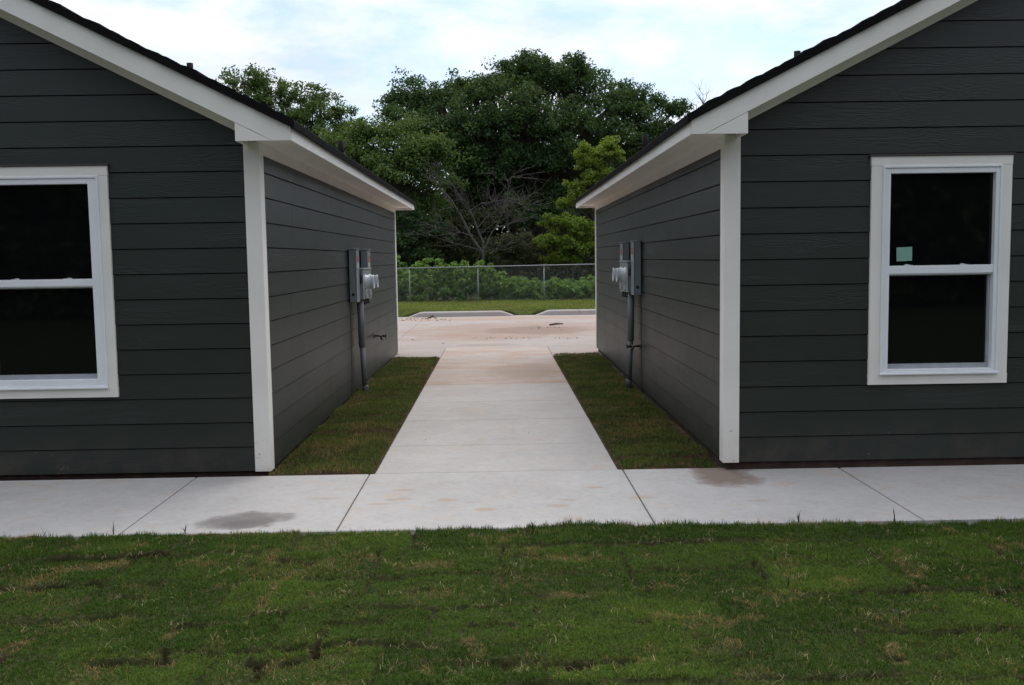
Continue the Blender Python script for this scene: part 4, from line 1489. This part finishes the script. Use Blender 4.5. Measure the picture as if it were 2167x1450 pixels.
tree("slender_tree", "lighter green loose tree rising behind the left house's roof", "tree", (lb.x, LY, -0.3), left, 430, 68, 0.36, 0.15, LEAF_MID, 4, 0.45, 0.28, "trees beyond the fence", twigs=0.55)
MY = 45.0
mid = [lob(*a) for a in [
    (790, 300, MY, 50, None, .8, 0), (850, 300, MY, 55, None, .8, 0), (900, 330, MY, 55, None, .8, -0.5), (760, 345, MY, 60, None, .8, 0),
    (840, 370, MY, 75, None, .8, -1), (930, 390, MY, 45, None, .8, -0.5), (780, 420, MY, 70, None, .8, 0), (880, 440, MY, 60, None, .8, 0), (700, 330, MY, 50, None, .8, 0.5)]]
mb0 = at(820, 640, MY)
tree("bushy_tree", "mid green bushy tree left of the tallest tree", "tree", (mb0.x, MY, -0.3), mid, 470, 72, 0.38, 0.145, LEAF_MID, 5, 0.42, 0.22, "trees beyond the fence")
YY = 42.0
yel = [lob(*a) for a in [
    (1250, 345, YY, 32, None, .9, 0), (1285, 335, YY, 30, None, .9, 0), (1270, 385, YY, 42, None, .85, 0), (1225, 415, YY, 26, None, .8, 0),
    (1300, 400, YY, 40, None, .85, 0.5), (1265, 440, YY, 36, None, .7, 0.5), (1235, 325, YY, 18, None, 1, 0), (1208, 398, YY, 16, None, .8, 0), (1195, 432, YY, 18, None, .7, 0), (1290, 315, YY, 20, None, .9, 0)]]
yb = at(1275, 640, YY)
tree("young_tree", "light green young tree beside the right house's eave end", "tree", (yb.x, YY, -0.2), yel, 260, 44, 0.19, 0.135, leaf_mat("young_tree_leaves", (0.085, 0.135, 0.015), (0.200, 0.270, 0.034), 0.38), 6, 0.5, 0.10, "trees beyond the fence")
SY = 39.5
shr = [lob(*a) for a in [
    (1170, 478, SY, 26, None, .9, 0), (1205, 480, SY, 34, None, .8, 0.3), (1240, 490, SY, 36, None, .8, 0), (1165, 515, SY, 30, None, .8, -0.2),
    (1210, 520, SY, 40, None, .8, 0), (1255, 530, SY, 38, None, .8, 0), (1190, 555, SY, 40, None, .7, 0.2)]]
sb = at(1215, 640, SY)
tree("yellow_shrub", "bright yellow green shrub behind the fence by the right house", "shrub", (sb.x, SY, -0.2), shr, 240, 40, 0.16, 0.125, LEAF_YEL, 8, 0.45, 0.06, "shrubs beyond the fence")
for i, (pxs, Y, tint_, mat_, sz, lab, seed) in enumerate([
        ([(1085, 520, 40), (1120, 535, 45), (1050, 540, 38), (1100, 570, 45), (1145, 560, 38)], 41.0, 0.45, LEAF_DULL, 0.13, "dull olive shrub right of the dead tree's fork", 21),
        ([(870, 470, 45), (910, 500, 45), (850, 520, 50), (900, 550, 45)], 43.0, 0.25, LEAF_BIG, 0.15, "dark shrub at the left house's back corner above the fence", 22),
        ([(975, 490, 40), (1010, 470, 36), (960, 540, 45), (1020, 540, 40)], 44.5, 0.25, LEAF_DULL, 0.14, "dim shrub behind the dead tree's forked limbs", 23),
        ([(1180, 455, 40), (1130, 470, 45), (1090, 455, 45)], 47.0, 0.3, LEAF_BIG, 0.16, "dark shrub in the shade below the tallest tree", 24)]):
    ls = [lob(a, b, Y, c, None, .8, 0) for a, b, c in pxs]
    p = at(sum(a for a, b, c in pxs)/len(pxs), 640, Y)
    tree("shrub", lab, "shrub", (p.x, Y, -0.2), ls, 120, 45, 0.26, sz, mat_, seed, tint_, 0.05, "shrubs beyond the fence")

# the dead, leafless tree
DY = 39.0
dead = empty("dead_tree", at(1035, 640, DY)*1.0)
dead.location.z = -0.2
tag(dead, "leafless grey dead tree leaning apart behind the fence", "tree", "trees beyond the fence")
dm = MB()
drg = np.random.default_rng(77)
D0 = at(1022, 535, DY)
foot = Vector((D0.x+0.15, DY, -0.3))
base_p = limb(dm, foot, D0, 0.05, 0.05, drg, 4, 8, 0.03)


def dead_branch(pts_px, r0, depth_off, twig_n):
    P = [at(a, b, DY+depth_off*k/(len(pts_px)-1)) for k, (a, b) in enumerate(pts_px)]
    fine_ = []
    for a, b in zip(P[:-1], P[1:]):
        for q in range(4):
            fine_.append(a.lerp(b, q/4)+Vector((drg.normal(0, .012), drg.normal(0, .02), drg.normal(0, .012))))
    fine_.append(P[-1])
    n_ = len(fine_)
    dm.tube(fine_, [r0*(1-0.85*i/(n_-1)) for i in range(n_)], 6, cap=False)
    for _ in range(twig_n):
        i = int(drg.integers(n_//4, n_-1))
        d = (fine_[i+1]-fine_[i]).normalized()
        s1 = Vector((drg.normal(0, 1), drg.normal(0, 1), drg.normal(0.25, 0.7))).normalized()
        d2 = (d*0.75+s1*0.75).normalized()
        ln = drg.uniform(0.5, 1.5)
        e = fine_[i]+d2*ln
        tp = limb(dm, fine_[i], e, max(0.010, r0*0.28), 0.006, drg, 5, 4, 0.07)
        for _k in range(4):
            j = int(drg.integers(1, 5))
            s2 = Vector((drg.normal(0, 1), drg.normal(0, 1), drg.normal(0.1, 0.7))).normalized()
            limb(dm, tp[j], tp[j]+(d2*0.6+s2*0.8)*drg.uniform(0.25, 0.7), 0.007, 0.004, drg, 4, 3, 0.08)


dead_branch([(1022, 535), (993, 495), (972, 450), (955, 425), (925, 390), (903, 379)], 0.065, -0.6, 12)
dead_branch([(1022, 535), (1024, 515), (1010, 485), (1000, 455), (985, 430), (970, 408)], 0.05, 0.8, 14)
dead_branch([(1024, 528), (1040, 495), (1056, 470), (1066, 445), (1074, 420), (1076, 385), (1090, 365)], 0.032, 0.5, 14)
dead_branch([(1050, 482), (1075, 478), (1100, 460), (1120, 437), (1135, 425)], 0.026, -0.5, 10)
dead_branch([(1020, 532), (990, 522), (960, 515), (930, 505), (902, 498)], 0.026, -0.4, 8)
dead_branch([(1002, 500), (975, 492), (945, 485), (905, 478)], 0.022, 0.6, 8)
dead_branch([(1026, 533), (1050, 528), (1075, 518), (1110, 505)], 0.018, -0.5, 6)
dead_branch([(1010, 485), (1030, 460), (1055, 440), (1090, 425)], 0.02, 0.6, 12)
dead_branch([(990, 450), (1020, 430), (1060, 425), (1100, 430), (1140, 420)], 0.018, 0.9, 14)
lx, ly, lz = dead.location
for i in range(len(dm.v)):
    v = dm.v[i]; dm.v[i] = (v[0]-lx, v[1]-ly, v[2]-lz)
dm.build("branches", DEADBARK, dead, fix=False)

# thin bare treetop over the right house's roof
bt = empty("bare_tree", (at(1490, 640, 60).x, 60, -0.3))
tag(bt, "thin bare treetop poking up behind the right house's roof", "tree", "trees beyond the fence")
bmb = MB()
q0 = Vector(bt.location)
for (a, b) in (((1500, 250), (1478, 178)), ((1498, 255), (1455, 208)), ((1505, 262), (1520, 205)), ((1490, 225), (1472, 195)), ((1485, 230), (1497, 198))):
    A, B_ = at(*a, 60), at(*b, 60)
    tp = limb(bmb, A-q0, B_-q0, 0.035, 0.010, drg, 6, 5, 0.05)
    for _k in range(7):
        j = int(drg.integers(2, 6))
        limb(bmb, tp[j], tp[j]+Vector((drg.normal(0, .5), drg.normal(0, .3), drg.uniform(0.1, .8))), 0.012, 0.006, drg, 4, 3, 0.08)
limb(bmb, Vector((0, 0, 0)), at(1502, 258, 60)-q0, 0.16, 0.05, drg, 8, 7, 0.02)
bmb.build("trunk", DEADBARK, bt, fix=False)

# weeds behind the fence: a tangle of leafy stalks, tall at the left, low at the right
rng = np.random.default_rng(31)
wc = []; wr = []
for _ in range(900):
    px_ = rng.uniform(760, 1290)
    hmax = np.interp(px_, [760, 840, 960, 985, 1030, 1075, 1110, 1180, 1290], [1.28, 1.36, 1.44, 1.42, 1.22, 0.92, 0.64, 0.66, 0.72])
    Y = 35.1+rng.uniform(0, 2.6)
    x = at(px_, 600, Y).x
    h = hmax*rng.uniform(0, 1)**0.75*(1+0.08*rng.normal())*(0.84+0.32*float(vnoise(np.array([x*2.2]), np.array([Y*2.2]), 301)[0]))
    wc.append((x, Y, -0.10+max(0.05, h))); wr.append(rng.uniform(0.07, 0.18))
o = leaves("weeds", wc, wr, 28, 0.155, LEAF_WEED, None, 0.45, rng, 0.7, aspect=0.62)
tag(o, "leafy green weeds crowding behind the chain link fence", "weeds", kind="stuff")
wc = []; wr = []
for _ in range(420):
    x = rng.uniform(-12, 12); Y = rng.uniform(37.5, 42)
    if -5.5 < x < 4.5 and Y < 38: continue
    wc.append((x, Y, rng.uniform(0.0, 0.9))); wr.append(rng.uniform(0.18, 0.35))
o = leaves("undergrowth", wc, wr, 30, 0.16, LEAF_DULL, None, 0.2, rng, 0.5)
tag(o, "dim undergrowth on the floor of the woods", "undergrowth", kind="stuff")

# the woods behind read as one dark mass
wc = []; wr = []
for _ in range(2600):
    x = rng.uniform(-30, 30); Y = rng.uniform(56, 64)
    wc.append((x, Y, rng.uniform(0.0, 6.4+1.0*math.sin(x*0.5)))); wr.append(rng.uniform(0.5, 0.9))
o = leaves("woods", wc, wr, 40, 0.50, LEAF_BIG, None, 0.3, rng, 0.4)
tag(o, "dark mass of woods filling the gaps behind the trees", "woods", kind="stuff")
# unseen trees added behind the viewer: they block sky and darken windows and fronts
wc = []; wr = []
for _ in range(3000):
    x = rng.uniform(-30, 30); Y = rng.uniform(-19, -13)
    wc.append((x, Y, rng.uniform(0.0, 8.0+1.2*math.sin(x*0.4)))); wr.append(rng.uniform(0.6, 1.1))
o = leaves("unseen_treeline", wc, wr, 34, 0.55, LEAF_BIG, None, 0.3, rng, 0.4)
tag(o, "unseen line of trees added behind the viewer, mirrored in the house windows", "trees", kind="stuff")

# clods and a stick left on the road
CLOD = soil_mat("dry_clay", (0.06, 0.035, 0.02), (0.13, 0.08, 0.05), (0.2, 0.13, 0.09), 20.0)
cl = MB()
rr = random.Random(4)


def clod(px, py, rpx, flat=0.5):
    d = _F + _R*((px-IMG_W/2)/F_PX) - _U*((py-IMG_H/2)/F_PX)
    t = (PZ-0.003-CAM_H)/d.z
    p = Vector((0, 0, CAM_H))+d*t
    r_ = rpx*p.y/F_PX
    bm = bmesh.new()
    bmesh.ops.create_icosphere(bm, subdivisions=2, radius=1.0)
    sd_ = rr.uniform(0, 50)
    vs = []
    for v in bm.verts:
        q = v.co*(1+0.45*mnoise.noise(v.co*1.8+Vector((sd_, 0, 0))))
        vs.append((p.x+q.x*r_, p.y+q.y*r_*0.8, p.z+q.z*r_*flat+r_*flat*0.4))
    cl.add(vs, [[v.index for v in f.verts] for f in bm.faces], True)
    bm.free()


clod(915, 672, 5, 0.7); clod(908, 674, 4); clod(922, 674, 3)
for _ in range(34): clod(rr.uniform(845, 960), rr.uniform(674, 679), rr.uniform(0.8, 2.4), 0.4)
for _ in range(40): clod(rr.uniform(1000, 1230), rr.gauss(716, 1.2), rr.uniform(0.5, 1.4), 0.5)
for _ in range(22): clod(rr.uniform(1120, 1190), rr.gauss(695, 2), rr.uniform(0.6, 1.6), 0.4)
for (a, b) in ((1119, 917), (901, 931), (938, 727), (1858, 1049), (873, 719)): clod(a, b, 1.8, 0.5)
o = cl.build("mud_clods", CLOD, fix=False)
tag(o, "crumbs and clods of dried mud on the concrete", "mud", kind="stuff")
stx = MB()
a, b = at(1163, 694, 21.6), at(1192, 692, 21.9)
a.z = b.z = PZ+0.012
stx.tube([a, a.lerp(b, 0.5)+Vector((0, 0.03, 0.012)), b], [0.018, 0.022, 0.010], 6)
tag(stx.build("stick", bark_mat("stick_bark", (0.05, 0.03, 0.02), (0.1, 0.06, 0.04))), "short brown stick lying on the road", "stick")
